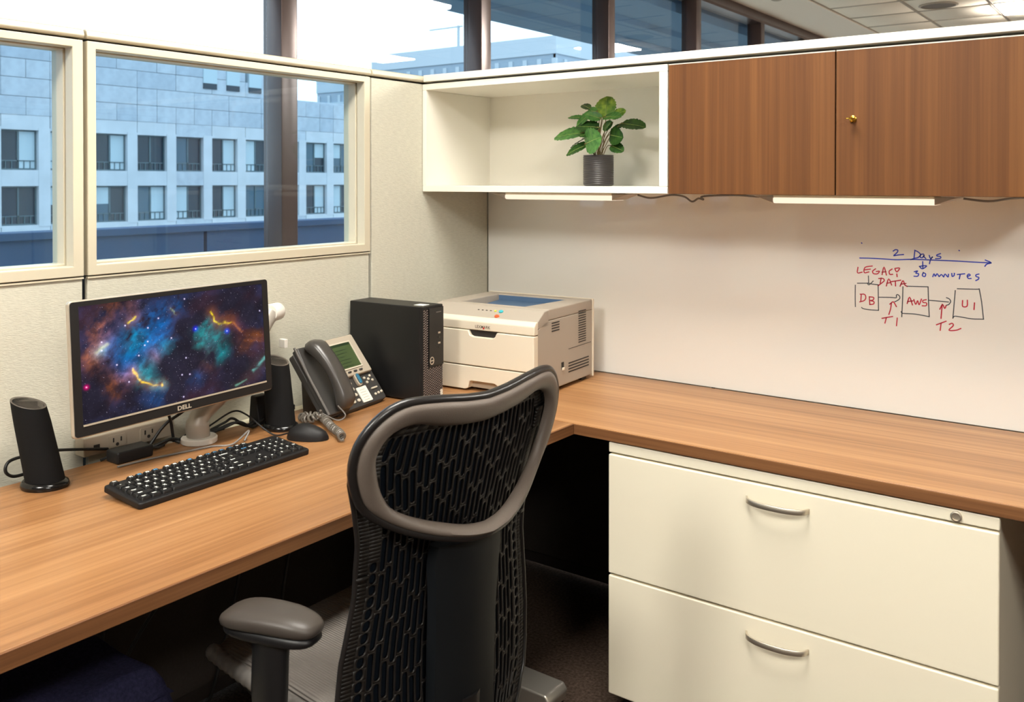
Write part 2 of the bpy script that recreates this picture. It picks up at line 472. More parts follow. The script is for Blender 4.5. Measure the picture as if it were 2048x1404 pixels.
def far_window(k, row):
    y = WY0 + k*PITCH; z0, z1 = ROWS[row]; h = z1-z0
    f = G().ring([(0, 0), (WW, 0), (WW, h), (0, h)], [(.09, .09), (WW-.09, .09), (WW-.09, h-.09), (.09, h-.09)], 'x', -.12, .0)
    f.box(-.1, -.01, WW*.5-.05, WW*.5+.05, .08, h-.08)
    o = obj('window', f, 'window_steel', b1, smooth=0, loc=(FX-.3-(FX-6), y-30, z0+12))
    st = random.random()
    obj('pane', G().box(-.1, -.07, .05, WW*.5, .05, h-.05), 'dark_glass' if st < .6 else 'mid_glass', o, smooth=0)
    obj('pane', G().box(-.1, -.07, WW*.5, WW-.05, .05, h-.05), 'dark_glass' if random.random() < .5 else 'mid_glass', o, smooth=0)
    if random.random() < .75:
        a = random.choice([0, 1]); c = random.choice([.5, 1., 1.])
        obj('blind', G().box(-.068, -.055, .09+a*(WW*.5), WW*.5-.06+a*(WW*.5-.03), h-.09-(h-.2)*c, h-.09), 'pale_blind', o, smooth=0)
    rl = G().box(-.05, -.01, .06, WW-.06, h*.22, h*.22+.06)
    for q in range(1, 6): rl.box(-.05, -.01, WW*q/6-.025, WW*q/6+.025, .05, h*.22)
    obj('rail', rl, 'window_steel', o, smooth=0)
for k in range(-2, 14):
    for row in (0, 1): far_window(k, row)
# roof plant room with louvre windows
ph = obj('plant_room', bg(FX-10, FX-3, fy(13.0), YT, TOPZ, TOPZ+.2), 'stone_c', b1)
for k in range(3):
    y = fy(12.75)+k*2.0
    obj('roof_window', bg(FX-.4, FX+.06, y, y+1.15, fz(4.12), fz(4.55)), 'pale_blind', b1)
    obj('roof_window', bg(FX-.4, FX+.05, y, y+1.15, fz(3.96), fz(4.12)), 'dark_glass', b1)

# second far building with its corner towards us
def skyline(name, label, x, y, top, wx, wy):
    t = thing(name, label, 'building', (x, y, -12)); H = top+12
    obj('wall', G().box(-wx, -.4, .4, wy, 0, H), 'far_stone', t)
    obj('parapet', G().box(-wx, 0, 0, wy, H-2.6, H), 'far_stone', t)
    n = int(wx/2.6)
    fin = G().box(-.35, .35, 0, .5, H-30, H-3.2).mesh('fin')
    for k in range(n+1): link('fin', fin, 'far_stone', t, loc=(-.4-k*(wx-1)/n, 0, 0))
    n2 = int(min(wy, 60)/2.6)
    fin2 = G().box(-.5, 0, -.35, .35, H-30, H-3.2).mesh('fin')
    for k in range(1, n2+1): link('fin', fin2, 'far_stone', t, loc=(0, k*min(wy, 60)/n2, 0))
    for q in range(6):
        obj('floor_band', G().box(-wx, .1, -.1, wy, H-5.4-3.4*q, H-4.6-3.4*q), 'far_stone', t)
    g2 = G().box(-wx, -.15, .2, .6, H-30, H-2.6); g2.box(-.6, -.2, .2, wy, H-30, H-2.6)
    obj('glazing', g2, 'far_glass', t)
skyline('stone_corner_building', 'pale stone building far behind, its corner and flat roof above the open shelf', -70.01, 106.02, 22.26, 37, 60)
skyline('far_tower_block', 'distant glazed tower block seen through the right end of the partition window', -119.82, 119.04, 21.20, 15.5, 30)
ct = Vector((-164.55, 198.11, 39.56))
t = thing('tower_crane', 'faint thin tower crane on the skyline above the partition', 'crane', (ct.x, ct.y, -12))
obj('mast', G().box(-.25, .25, -.35, .35, 0, ct.z+18.3), 'crane_steel', t)
obj('jib', G().box(-11, 1.6, -.16, .16, ct.z+17.75, ct.z+18.15), 'crane_steel', t)

# ================================================================== PARTITIONS
FAB = 'cubicle partition panels'
def top_cap(t, length, axis='y'):
    prof = [(-.082, 1.706), (.006, 1.706), (.010, 1.712), (.006, 1.724), (-.004, 1.728), (-.072, 1.728), (-.082, 1.722)]
    g_ = G().prism(prof, 'y', .003, length-.003)
    obj('top_cap', g_, 'partition_trim', t, bevel=.002)

def window_panel(name, label, y0, y1):
    L = y1-y0
    t = thing(name, label, 'partition', (0, y0, 0), 0, FAB)
    obj('core', G().ring([(.008, .02), (L-.008, .02), (L-.008, 1.705), (.008, 1.705)], [(.016, 1.164), (L-.016, 1.164), (L-.016, 1.695), (.016, 1.695)], 'x', -.07, -.008), 'dark_seam', t)
    obj('fabric_tile', G().box(-.014, 0, .006, L-.006, .702, 1.150), 'fabric', t, bevel=.002)
    tag(obj('shaded_tile', G().box(-.014, 0, .006, L-.006, .06, .698), 'shaded_fabric', t, bevel=.002), 'fabric tile coloured dark for the shade below the worktop')  # under-desk shade painted as a darker tile
    obj('fabric_tile', G().box(-.078, -.064, .006, L-.006, .06, 1.150), 'fabric', t, bevel=.002)
    o = [(.005, 1.157), (L-.005, 1.157), (L-.005, 1.701), (.005, 1.701)]
    i1 = [(.026, 1.181), (L-.030, 1.181), (L-.030, 1.683), (.026, 1.683)]
    obj('window_frame', G().ring(o, i1, 'x', -.028, .006), 'partition_trim', t, bevel=.002)
    i2 = [(.029, 1.185), (L-.033, 1.185), (L-.033, 1.680), (.029, 1.680)]
    obj('window_stop', G().ring([(.005, 1.160), (L-.005, 1.160), (L-.005, 1.70), (.005, 1.70)], i2, 'x', -.084, -.031), 'partition_trim', t, bevel=.002)
    obj('trim_strip', G().box(-.006, .004, .005, L-.005, 1.1505, 1.1545), 'partition_trim', t)
    obj('pane', G().box(-.064, -.060, .02, L-.02, 1.175, 1.69), 'partition_glass', t)
    top_cap(t, L)
    return t
window_panel('partition_panel', 'glazed partition panel at the left edge, beside the left loudspeaker', -2.447, -1.5265)
window_panel('partition_panel', 'glazed partition panel behind the monitor and the phone', -1.5265, -.606)
window_panel('partition_panel', 'glazed partition panel just outside the left edge of the picture', -3.3675, -2.447)

def fabric_panel(name, label, loc, rz, L, zc=1.705, **kw):
    t = thing(name, label, 'partition', loc, rz, FAB)
    obj('core', G().box(-.07, -.008, .008, L-.008, .02, 1.705), 'dark_seam', t)
    obj('fabric_tile', G().box(-.014, 0, .006, L-.006, .702, 1.700), 'fabric', t, bevel=.002)
    tag(obj('shaded_tile', G().box(-.014, 0, .006, L-.006, .06, .698), 'shaded_fabric', t, bevel=.002), 'fabric tile coloured dark for the shade below the worktop')  # darker tile stands in for the shade under the desk
    obj('fabric_tile', G().box(-.078, -.064, .006, L-.006, .06, 1.700), 'fabric', t, bevel=.002)
    top_cap(t, L)
    return t
fabric_panel('partition_panel', 'plain fabric partition panel beside the corner, left of the open shelf', (0, -.606, 0), 0, .604)
for k, nm in enumerate(('behind the open shelf and the printer', 'behind the wooden overhead cabinet', 'at the right edge, past the wooden overhead cabinet')):
    fabric_panel('partition_panel', 'fabric partition panel ' + nm, (-.08 + .96*k, 0, 0), R(-90), .955)

# whiteboard with the marker notes
wb = thing('whiteboard', 'glossy whiteboard panel with red and blue marker notes under the cabinets', 'whiteboard', (0, 0, .7375))
obj('board', G().box(.003, 2.75, -.008, -.001, 0, .6), 'whiteboard', wb, bevel=.0015)
INK = {
    'blue': '13258,12031 13266,12026|15745,11934 15752,11930|13214,11607 13507,11616 13834,11614 14181,11609 14570,11639 15023,11647 15605,11652 16058,11646 16501,11647|16369,11712 16501,11652 16403,11610 16359,11553|14101,11844 14155,11883 14217,11873 14210,11823 14156,11761 14112,11714 14229,11741 14364,11760|14653,11890 14749,11840 14797,11774 14738,11699 14654,11674 14558,11633|14653,11862 14637,11694|14869,11795 14809,11784 14791,11714 14845,11699 14893,11778 14881,11732 14929,11683|15018,11764 15047,11689 15094,11722|15094,11729 15047,11651 15024,11548|15292,11828 15210,11793 15211,11761 15292,11752 15292,11706 15176,11688|14853,11590 14858,11424|14775,11458 14847,11398 14953,11480 14870,11481 14775,11458|14644,11309 14728,11334 14680,11273 14752,11259 14728,11191 14640,11185|14871,11297 14847,11219 14907,11192 14930,11262 14871,11297|15108,11204 15138,11282 15171,11218 15213,11287 15260,11219|15271,11220 15318,11273 15364,11225|15376,11214 15410,11291 15480,11215 15491,11289|15572,11314 15584,11239 15629,11267 15636,11323|15709,11297 15879,11327|15777,11306 15755,11187|15947,11262 16015,11296 15981,11326 15943,11274 15970,11213 16033,11213|16216,11340 16149,11312 16160,11270 16216,11254 16205,11204 16150,11168',
    'red': '13163,11341 13151,11188 13274,11214|13546,11402 13355,11352 13336,11205 13458,11231|13351,11285 13496,11312|13635,11328 13559,11258 13585,11193 13686,11194 13741,11268 13660,11256|13811,11181 13860,11393 13923,11175|13811,11246 13910,11265|14071,11348 13997,11284 14015,11199 14084,11203|14145,11357 14195,11277 14268,11383 14157,11371|14195,11217 14203,11148|13786,11080 13762,10942|13724,11065 13836,11072 13867,11014 13799,10944 13707,10864|13924,10874 13986,11074 14061,10910|13937,10948 14036,10973|14060,11001 14294,11055|14159,11020 14164,10891|14282,10893 14355,11046 14404,10933 14465,10898|14301,10947 14428,10973|13256,10589 13244,10397|13230,10593 13346,10596 13379,10506 13334,10423 13218,10379|13473,10539 13487,10329|13473,10539 13587,10529 13575,10460 13499,10436 13593,10416 13588,10350 13487,10324|14467,10434 14526,10611 14600,10406|14478,10486 14611,10515|14635,10550 14684,10425 14731,10532 14768,10419 14826,10578|14945,10574 14862,10542 14874,10492 14953,10485 14946,10413 14851,10401|15837,10618 15834,10481 15883,10455 15947,10490 15950,10635|16119,10578 16109,10409|13995,10096 14039,10256 14058,10414|14018,10380 14100,10449 14149,10395 14186,10325|13816,9970 14089,10044|13928,9998 13891,9846|14212,10011 14193,9801|15316,10105 15329,10288 15345,10479|15287,10348 15352,10479 15403,10375 15437,10448|15207,9922 15439,10037|15317,9970 15297,9784|15520,9964 15589,9996 15613,9935 15510,9805 15682,9821 15796,9878',
    'grey': '13095,10836 13091,10524 13098,10236|13152,10896 13434,10914 13535,10900 13707,10891|13707,10891 13713,10571 13720,10182|13270,10224 13309,10195 13487,10178 13720,10182|13446,11119 13454,10934|13421,10919 13447,10873 13497,10898 13573,10982|13718,10545 14037,10564 14180,10567 14185,10632 14222,10656 14271,10613 14271,10548 14210,10491 14149,10455|14355,10878 14345,10463 14327,10060|14465,10903 14991,10922|14991,10922 15005,10515 15025,10129|14314,10196 14358,10153 14673,10160 15025,10122|15004,10561 15239,10559 15495,10554|15448,10664 15517,10636 15548,10571 15507,10492 15444,10462|15659,10868 15633,10515 15605,10135|15711,10922 16151,10938 16229,10953|16229,10953 16286,10616 16332,10176|15605,10135 15646,10189 15794,10182 16065,10157 16332,10171',
}
for k, s in INK.items():
    strokes = []
    for st in s.split('|'):
        P = [tuple(int(a)/1e4 for a in q.split(',')) for q in st.split()]
        if len(P) > 3: P = [tuple(q) for q in cat_rom(P, 4)]
        else: P = [tuple(q) for q in cat_rom(P, 3)]
        strokes.append(P)
    # strokes that lie close together make one word or figure
    grp = list(range(len(strokes)))
    for a in range(len(strokes)):
        for b in range(a):
            if min(math.hypot(p[0]-q[0], p[1]-q[1]) for p in strokes[a] for q in strokes[b]) < .013:
                ga, gb = grp[a], grp[b]; grp = [gb if x == ga else x for x in grp]
    hw = .0015 if k != 'grey' else .0013
    for gid in sorted(set(grp)):
        gi = G()
        for P in [strokes[i] for i in range(len(strokes)) if grp[i] == gid]:
            n = len(P); Lf = []; Rt = []
            for i in range(n):
                a = P[max(0, i-1)]; b = P[min(n-1, i+1)]
                dx, dz = b[0]-a[0], b[1]-a[1]; l = math.hypot(dx, dz) or 1
                e = (0 if 0 < i < n-1 else (-hw if i == 0 else hw))
                px, pz = P[i][0]+dx/l*e, P[i][1]+dz/l*e
                Lf.append((px-dz/l*hw, -.0084, pz+dx/l*hw-.7375)); Rt.append((px+dz/l*hw, -.0084, pz-dx/l*hw-.7375))
            gi.add(Lf+Rt, [(i, i+1, n+i+1, n+i) for i in range(n-1)])
        tag(obj('marker_writing', gi, 'ink_'+k, wb, smooth=0), {'blue': 'blue marker writing', 'red': 'red marker writing', 'grey': 'dark grey marker diagram lines'}[k])

# ================================================================== WORKTOPS
WZ0, WZ1 = .709, .737
t = thing('worktop', 'wooden worktop under the monitor, running along the glazed partition', 'desk', (.41, -1.8, 0))
obj('top', G().box(-.35, .346, -1.2, 1.185, WZ0, WZ1), 'worktop_wood_y', t, bevel=.0015)
obj('edge_band', G().box(.346, .350, -1.2, 1.185, WZ0, WZ1-.0012), 'shaded_edge_wood_y', t, bevel=.001)
for yy, nm in ((1.11, 0), (-1.1, 1)):
    lg = obj('leg', G().box(-.22, -.14, yy-.03, yy+.03, .06, WZ0-.03), 'arm_silver', t, bevel=.006)
    obj('foot', G().prism([(-.32, .012), (.30, .012), (.345, .02), (.352, .05), (.34, .066), (-.3, .072), (-.32, .05)], 'y', yy-.045, yy+.045), 'aluminium', t, bevel=.006)
    obj('foot_pad', G().box(.26, .34, yy-.044, yy+.044, 0, .022), 'black_plastic', t, bevel=.004)
    obj('bracket', G().box(-.30, .30, yy-.025, yy+.025, WZ0-.03, WZ0), 'dark_seam', t)
t = thing('worktop', 'wooden worktop along the whiteboard, above the cream filing cabinet', 'desk', (1.4, -.31, 0))
obj('top', G().box(-1.395, 1.3, -.2995, .296, WZ0, WZ1), 'worktop_wood_x', t, bevel=.0015)
obj('edge_band', G().box(-1.395, 1.3, -.3035, -.2995, WZ0, WZ1-.0012), 'shaded_edge_wood_x', t, bevel=.001)
obj('side_panel', G().box(1.27, 1.298, -.27, .28, 0, WZ0), 'worktop_wood_x', t)
obj('support_bracket', G().box(-1.39, -1.35, -.25, .28, WZ0-.06, WZ0), 'dark_seam', t)

# ================================================================== FILING CABINET
t = thing('filing_cabinet', 'cream two drawer lateral filing cabinet under the worktop', 'cabinet', (1.31, -.32, 0))
X0, X1, YF = -.448, .448, -.291
obj('case', G().box(X0+.004, X1-.004, YF+.022, .27, .05, .7055), 'cream_metal', t, bevel=.003)
obj('plinth', G().box(X0+.02, X1-.02, YF+.05, .25, 0, .05), 'dark_seam', t)
rail = obj('top_rail', G().box(X0, X1, YF+.002, YF+.022, .6795, .7055), 'cream_metal', t, bevel=.003)
lk = obj('lock', G().lathe([(.011, 0), (.011, .004), (.008, .005), (.0075, .002), (.001, .002)], 24), 'satin_nickel', rail, M=Matrix.Translation((1.679-1.31, YF+.002, .6925)) @ Matrix.Rotation(R(90), 4, 'X'))
def pull():
    prof = []
    n = 24; s = .0725
    for i in range(n+1):
        a = -1 + 2*i/n
        prof.append((a*s, -.033*math.sqrt(max(0, 1-abs(a)**2.4))))
    rings = []
    for i, (x, y) in enumerate(prof):
        j0, j1 = max(0, i-1), min(n, i+1)
        d = Vector((prof[j1][0]-prof[j0][0], prof[j1][1]-prof[j0][1], 0)).normalized(); nn = Vector((d.y, -d.x, 0))
        if i in (0, n): nn = Vector((-1 if i == 0 else 1, 0, 0))
        p = Vector((x, y, 0)); th = .0022; hh = .0062
        rings.append([tuple(p+nn*a+Vector((0, 0, b))) for a, b in ((th, -hh), (th, hh), (-th, hh), (-th, -hh))])
    return G().loft(rings).mesh('handle', bevel=.0008, seg=1)
pm = pull()
for z0, z1, hz in ((.368, .6755, .638), (.056, .3635, .322)):
    d = obj('drawer', G().box(X0, X1, YF, YF+.022, z0, z1), 'cream_metal', t, bevel=.004)
    link('handle', pm, 'satin_nickel', d, loc=(1.306-1.31, YF, hz))

# ================================================================== OVERHEAD UNITS
OZ0, OZ1, OY = 1.341, 1.699, -.365
t = thing('open_shelf', 'white open overhead shelf box holding the potted plant', 'shelf', (.455, 0, OZ0))
SXA, SXB = -.452, .450; H = OZ1-OZ0
obj('bottom_panel', G().box(SXA, SXB, OY, -.009, 0, .020), 'white_laminate', t, bevel=.0015)
obj('top_panel', G().box(SXA, SXB, OY, -.009, H-.020, H), 'white_laminate', t, bevel=.0015)
obj('side_panel', G().box(SXA, SXA+.016, OY, -.009, .020, H-.020), 'white_laminate', t, bevel=.0015)
obj('side_panel', G().box(SXB-.026, SXB, OY, -.009, .020, H-.020), 'white_laminate', t, bevel=.0015)
obj('back_panel', G().box(SXA+.016, SXB-.026, -.018, -.009, .020, H-.020), 'white_laminate', t)
t = thing('overhead_cabinet', 'wooden overhead cabinet with two flat doors and a key', 'cabinet', (1.366, 0, OZ0))
obj('body', G().box(-.456, .456, OY+.02, -.009, .004, H-.002), 'white_laminate', t, bevel=.0015)
for x0, x1 in ((-.458, -.0075), (-.0045, .458)):
    d = obj('door', G().box(x0, x1, OY, OY+.0185, 0, H-.004), 'door_wood', t, bevel=.0012)
    obj('edge_strip', G().box(x0, x1, OY+.001, OY+.0185, H-.004, H-.001), 'white_laminate', d)
lock = obj('lock', G().lathe([(.0085, 0), (.0085, .003), (.006, .0045), (.001, .0045)], 20), 'brass', t, M=Matrix.Translation((1.402-1.366, OY, 1.527-OZ0)) @ Matrix.Rotation(R(90), 4, 'X'))
kg = G().prism([(-.0035, 0), (.0035, 0), (.0035, .016), (-.0035, .016)], 'y', -.0009, .0009)
kg.ring([(.0105*math.cos(R(a)), .025+.0095*math.sin(R(a))) for a in range(0, 360, 24)], [(.0055*math.cos(R(a)), .025+.0045*math.sin(R(a))) for a in range(0, 360, 24)], 'y', -.0012, .0012)
obj('key', kg, 'brass', lock)
tag(obj('cabinet_top_panel', G().box(.012, 1.828, -.372, -.012, 1.7055, 1.728), 'white_laminate', bevel=.002),
    'thin white top panel running across the open shelf and the wooden cabinet', 'shelf top')

def strip_light(x0, x1, label):
    t = thing('under_cabinet_light', label, 'light', ((x0+x1)/2, -.285, OZ0), 0, 'under cabinet strip lights')
    a = (x1-x0)/2
    obj('housing', G().box(-a, a, -.03, .055, -.008, -.001), 'cream_metal', t, bevel=.002)
    obj('diffuser', G().prism([(-.032, -.008), (-.032, -.018), (-.026, -.0225), (.045, -.0225), (.05, -.008)], 'x', -a, a), 'strip_diffuser', t, bevel=.002)
    for s in (-1, 1):
        obj('end_cap', G().prism([(s*a, -.003), (s*a, -.022), (s*(a+.035), -.009), (s*(a+.055), -.003)], 'y', -.03, .05), 'silver_plastic', t, bevel=.002)
    return t
strip_light(.31, .70, 'lit strip light under the white open shelf')
strip_light(1.185, 1.575, 'lit strip light under the wooden overhead cabinet')
def cable(name, label, pts, r, m='cable_black', n=8, cat='cable', group=None):
    P = cat_rom(pts, n)
    o0 = Vector(pts[0])
    o = obj(name, G().tube([tuple(Vector(p)-o0) for p in P], r, 8), m, loc=tuple(o0))
    return tag(o, label, cat, group)
cable('light_cable', 'dark cable drooping under the shelf between the two strip lights',
      [(.757, -.26, 1.335), (.80, -.26, 1.327), (.86, -.25, 1.336), (.90, -.25, 1.332), (.925, -.25, 1.318), (.94, -.24, 1.327), (.955, -.24, 1.324), (.95, -.23, 1.333), (1.05, -.24, 1.337), (1.13, -.27, 1.334)], .0028, 'cable_grey')
cable('light_cable', 'short cable at the right end of the cabinet strip light', [(1.63, -.27, 1.335), (1.68, -.25, 1.329), (1.72, -.2, 1.335), (1.76, -.1, 1.337)], .0028, 'cable_grey')

# ================================================================== THINGS ON THE DESK
DZ = .737
def frame(bx, by, bz, yaw, tilt):
    """local X = sideways (to the viewer's right), Y = up the face, Z = out of the face"""
    lat = Vector((-math.sin(yaw), math.cos(yaw), 0)); n0 = Vector((math.cos(yaw), math.sin(yaw), 0))
    up = Vector((0, 0, math.cos(tilt))) - n0*math.sin(tilt); n = lat.cross(up)
    return Matrix(((lat.x, up.x, n.x, bx), (lat.y, up.y, n.y, by), (lat.z, up.z, n.z, bz), (0, 0, 0, 1)))

# ---- monitor on its arm
MB = Vector((.11, -1.30, DZ))
t = thing('monitor', 'wide black monitor with a silver rim showing a colourful nebula', 'monitor', tuple(MB))
F_ = frame(.222, -1.416, .851, .0715, .0655); F_.translation -= MB
W2, HM = .2665, .281
obj('shell', G().prism(rrect(-W2, W2, 0, HM, .009), 'z', -.012, -.001), 'silver_edge', t, bevel=.003, M=F_)
bz = obj('bezel', G().ring(rrect(-W2+.003, W2-.003, .003, HM-.003, .007), [(.2455, .268)]*5+[(-.2455, .268)]*5+[(-.2455, .027)]*5+[(.2455, .027)]*5, 'z', -.004, .001), 'black_plastic', t, M=F_, smooth=0)
obj('bezel_strip', G().box(-.2455, .2455, .0225, .0262, .0008, .0022), 'silver_edge', bz)
lg = text_mesh('logo', 'DELL', .0135, .0004)
link('logo', lg, 'silver_plastic', bz, M=Matrix.Translation((.0, .0115, .0014)) @ Matrix.Scale(1.25, 4, (1, 0, 0)))
obj('back_cover', G().loft([[(x, y, z) for x, y in rrect(-a, a, HM/2-b, HM/2+b, .02)] for a, b, z in ((.255, .132, -.0115), (.25, .13, -.02), (.20, .10, -.045), (.17, .08, -.052))]), 'black_plastic', t, M=F_)
for k in range(4):
    obj('button', G().box(.2665, .2680, .04+.018*k, .05+.018*k, -.018, -.008), 'black_gloss', t, M=F_)
def nebula():
    nx, ny = 420, 236
    rs = np.random.RandomState(11)
    yy, xx = np.meshgrid(np.linspace(0, 1, ny), np.linspace(0, 1, nx), indexing='ij')
    asp = .56
    def vnoise(fx, fy, seed, X, Y):
        r = np.random.RandomState(seed); gx, gy = int(fx)+4, int(fy)+4
        gr = r.rand(gy, gx)
        u = np.clip(X*fx+1, 0, gx-2.001); v = np.clip(Y*fy+1, 0, gy-2.001)
        i = u.astype(int); j = v.astype(int); a = u-i; b = v-j
        a = a*a*(3-2*a); b = b*b*(3-2*b)
        return gr[j, i]*(1-a)*(1-b)+gr[j, i+1]*a*(1-b)+gr[j+1, i]*(1-a)*b+gr[j+1, i+1]*a*b
    def fbm(f, seed, X, Y, o=6):
        s = 0; a = .5; tot = 0
        for k in range(o):
            s = s+a*vnoise(f, f*asp, seed+k, X, Y); tot += a; a *= .56; f *= 2.05
        return s/tot
    wx = xx+.07*(fbm(5, 1, xx, yy)-.5)+.02*(fbm(20, 41, xx, yy)-.5); wy = yy+.12*(fbm(5, 21, xx, yy)-.5)+.04*(fbm(20, 61, xx, yy)-.5)
    rx = xx*.8+yy*.45; ry = yy*.8-xx*.55
    n1 = fbm(9, 81, rx*.6, ry*.3+.6); n2 = fbm(14, 121, wx, wy); n3 = fbm(26, 161, rx*.7, ry*.3+.6)
    def field(L, warp=1):
        s = np.zeros_like(xx)
        for u, v, r in L: s = s+np.exp(-((wx-u)**2+((wy-v)*asp)**2)/(r*r))
        return s
    def seg(L, wd):
        d = np.full_like(xx, 9.)
        wx2 = xx+.03*(n2-.5)+.012*(n4-.5); wy2 = yy+.05*(n3-.5)+.025*(n4-.5)
        for (u0, v0), (u1, v1) in zip(L[:-1], L[1:]):
            du, dv = u1-u0, (v1-v0)*asp; tt = np.clip(((wx2-u0)*du+(wy2-v0)*asp*dv)/(du*du+dv*dv+1e-9), 0, 1)
            d = np.minimum(d, np.hypot(wx2-u0-tt*du, (wy2-v0)*asp-tt*dv))
        return np.exp(-(d/wd)**2)
    BLUE = [(.341,.247,.1),(.41,.401,.1),(.266,.544,.08),(.389,.146,.07),(.477,.111,.05),(.179,.403,.08),(.316,.334,.1),(.221,.593,.05),(.366,.922,.06),(.576,.799,.05),(.129,.351,.06)]
    TEAL = [(.619,.386,.05),(.659,.297,.03),(.697,.49,.06),(.744,.637,.04),(.631,.599,.035),(.585,.495,.04),(.318,.638,.045),(.294,.695,.035),(.393,.77,.04),(.348,.762,.03),(.436,.496,.05),(.272,.358,.06),(.092,.393,.035),(.57,.371,.03)]
    ORNG = [(.118,.211,.06),(.058,.346,.06),(.025,.443,.05),(.174,.044,.05),(.263,.104,.05),(.177,.67,.06),(.143,.758,.05),(.241,.647,.035),(.724,.244,.035),(.8,.315,.035),(.85,.423,.03),(.885,.59,.05),(.956,.538,.04),(.081,.246,.05),(.084,.481,.06),(.611,.663,.06),(.366,.54,.04)]
    DARK = [(.534,.361,.05),(.506,.509,.05),(.503,.625,.07),(.403,.63,.055),(.458,.746,.05),(.611,.234,.04),(.785,.147,.09),(.569,.628,.06),(.667,.642,.03),(.458,.921,.06),(.795,.922,.07),(.024,.809,.08),(.53,.301,.04),(.866,.772,.06),(.915,.284,.07)]
    dk = np.clip(1-1.25*field(DARK)*(.15+1.7*n2), 0.03, 1)
    n4 = fbm(34, 201, wx+.25*wy, wy-.2*wx+.25, 4); rid = 1-np.abs(2*fbm(22, 241, wx+.3*wy, wy-.3*wx+.3, 5)-1)
    tex = np.clip(.1+4.2*(n1*.30+n3*.34+n4*.36-.34)*(.35+.75*rid**2), 0, 1.9)
    img = np.zeros((ny, nx, 3))
    base = np.array([.012, .011, .020])
    img += base*(.4+1.6*n2[..., None])
    def addc(F, c, p=1.):
        img[...] += (np.clip(F, 0, 1.5)*tex**p*dk)[..., None]*np.array(c)
    addc(field(BLUE)*.8, (.014, .085, .25))
    addc(field(TEAL)*.9, (.02, .24, .25), 1.1)
    addc(field(ORNG)*.8, (.20, .065, .018), 1.2)
    img += (np.clip(n1-.42, 0, 1)*dk)[..., None]*np.array([.10, .035, .05])
    img += (np.clip(n2-.45, 0, 1)*dk)[..., None]*np.array([.015, .03, .10])
    for L, wd, c in (([(.245,.625),(.262,.674),(.264,.707),(.282,.742),(.309,.771),(.347,.80),(.387,.801),(.397,.825)], .008, (1.0, .62, .04)),
                     ([(.676,.214),(.692,.256),(.697,.297),(.718,.344),(.747,.334),(.793,.332)], .009, (.75, .62, .06)),
                     ([(.233,.2),(.252,.185),(.264,.153)], .008, (.75, .6, .04)), ([(.078,.425),(.107,.394),(.126,.368)], .012, (.30, .30, .08)),
                     ([(.918,.869),(.961,.826),(.997,.78)], .014, (.10, .28, .26)), ([(.806,.983),(.837,.964),(.868,.939)], .008, (.12, .26, .20)),
                     ([(.453,.119),(.466,.157),(.477,.184)], .006, (.25, .3, .15)), ([(.793,.332),(.83,.38),(.86,.45)], .012, (.22, .08, .02))):
        img += (seg(L, wd*.62)*np.clip(2.6*n4-.55, 0, 1.3))[..., None]*np.array(c)
        img += (seg(L, wd*3.2)*(.2+.8*n2))[..., None]*np.array(c)*np.array([.22, .09, .05])
    m = rs.rand(ny, nx)
    st = np.where(m > .9955, rs.rand(ny, nx)**2*.55+.08, 0)+np.where(m < .02, rs.rand(ny, nx)*.06, 0)
    img += st[..., None]*np.array([.8, .75, 1.0])
    for k, (u, v) in enumerate([(.022,.692),(.584,.351),(.767,.423),(.384,.197),(.529,.051),(.324,.393),(.1,.331),(.099,.403),(.328,.27),(.308,.422),(.276,.505),(.167,.551),(.497,.759),(.54,.769),(.523,.608),(.222,.721),(.5,.967),(.979,.274),(.215,.218),(.448,.398)]):
        d2 = (xx-u)**2+((yy-v)*asp)**2
        halo = [(.9, .02, .25), (.05, .05, .9), (.05, .1, .9)][k] if k < 3 else (.35, .25, .6)
        rr = (.010 if k == 0 else .013) if k < 3 else .004
        img += (np.exp(-d2/rr**2)*.8)[..., None]*np.array(halo)+(np.exp(-d2/.0028**2)*1.0)[..., None]
    img = np.clip(img, 0, 1.2); gy_ = img.mean(-1, keepdims=True); img = np.clip(gy_+(img-gy_)*1.2-.004, 0, 1.2)
    ww, hh = .2455*2, .268-.027
    V = np.stack([(xx-.5)*ww, .268-yy*hh, np.full_like(xx, .0002)], -1).reshape(-1, 3)
    idx = np.arange(nx*ny).reshape(ny, nx)
    Fq = np.stack([idx[:-1, :-1], idx[1:, :-1], idx[1:, 1:], idx[:-1, 1:]], -1).reshape(-1, 4)
    me = bpy.data.meshes.new('screen')
    me.vertices.add(len(V)); me.vertices.foreach_set('co', V.ravel())
    me.loops.add(Fq.size); me.loops.foreach_set('vertex_index', Fq.ravel().astype(np.int32))
    me.polygons.add(len(Fq)); me.polygons.foreach_set('loop_start', np.arange(0, Fq.size, 4, dtype=np.int32))
    me.update()
    at = me.color_attributes.new('picture', 'FLOAT_COLOR', 'POINT')
    at.data.foreach_set('color', np.concatenate([img.reshape(-1, 3), np.ones((nx*ny, 1))], 1).ravel().astype(np.float32))
    return me
sm = bpy.data.materials.new('screen_picture'); sm.use_nodes = True
nt = sm.node_tree; b = nt.nodes['Principled BSDF']
b.inputs['Base Color'].default_value = (.006, .006, .008, 1); b.inputs['Roughness'].default_value = .25; b.inputs['Specular IOR Level'].default_value = .06
an = nt.nodes.new('ShaderNodeAttribute'); an.attribute_name = 'picture'
nt.links.new(an.outputs['Color'], b.inputs['Emission Color']); b.inputs['Emission Strength'].default_value = 1.0
sm.cycles.emission_sampling = 'NONE'; MATS['lcd_green'].cycles.emission_sampling = 'NONE'
scr = link('screen', nebula(), sm, t, M=F_)
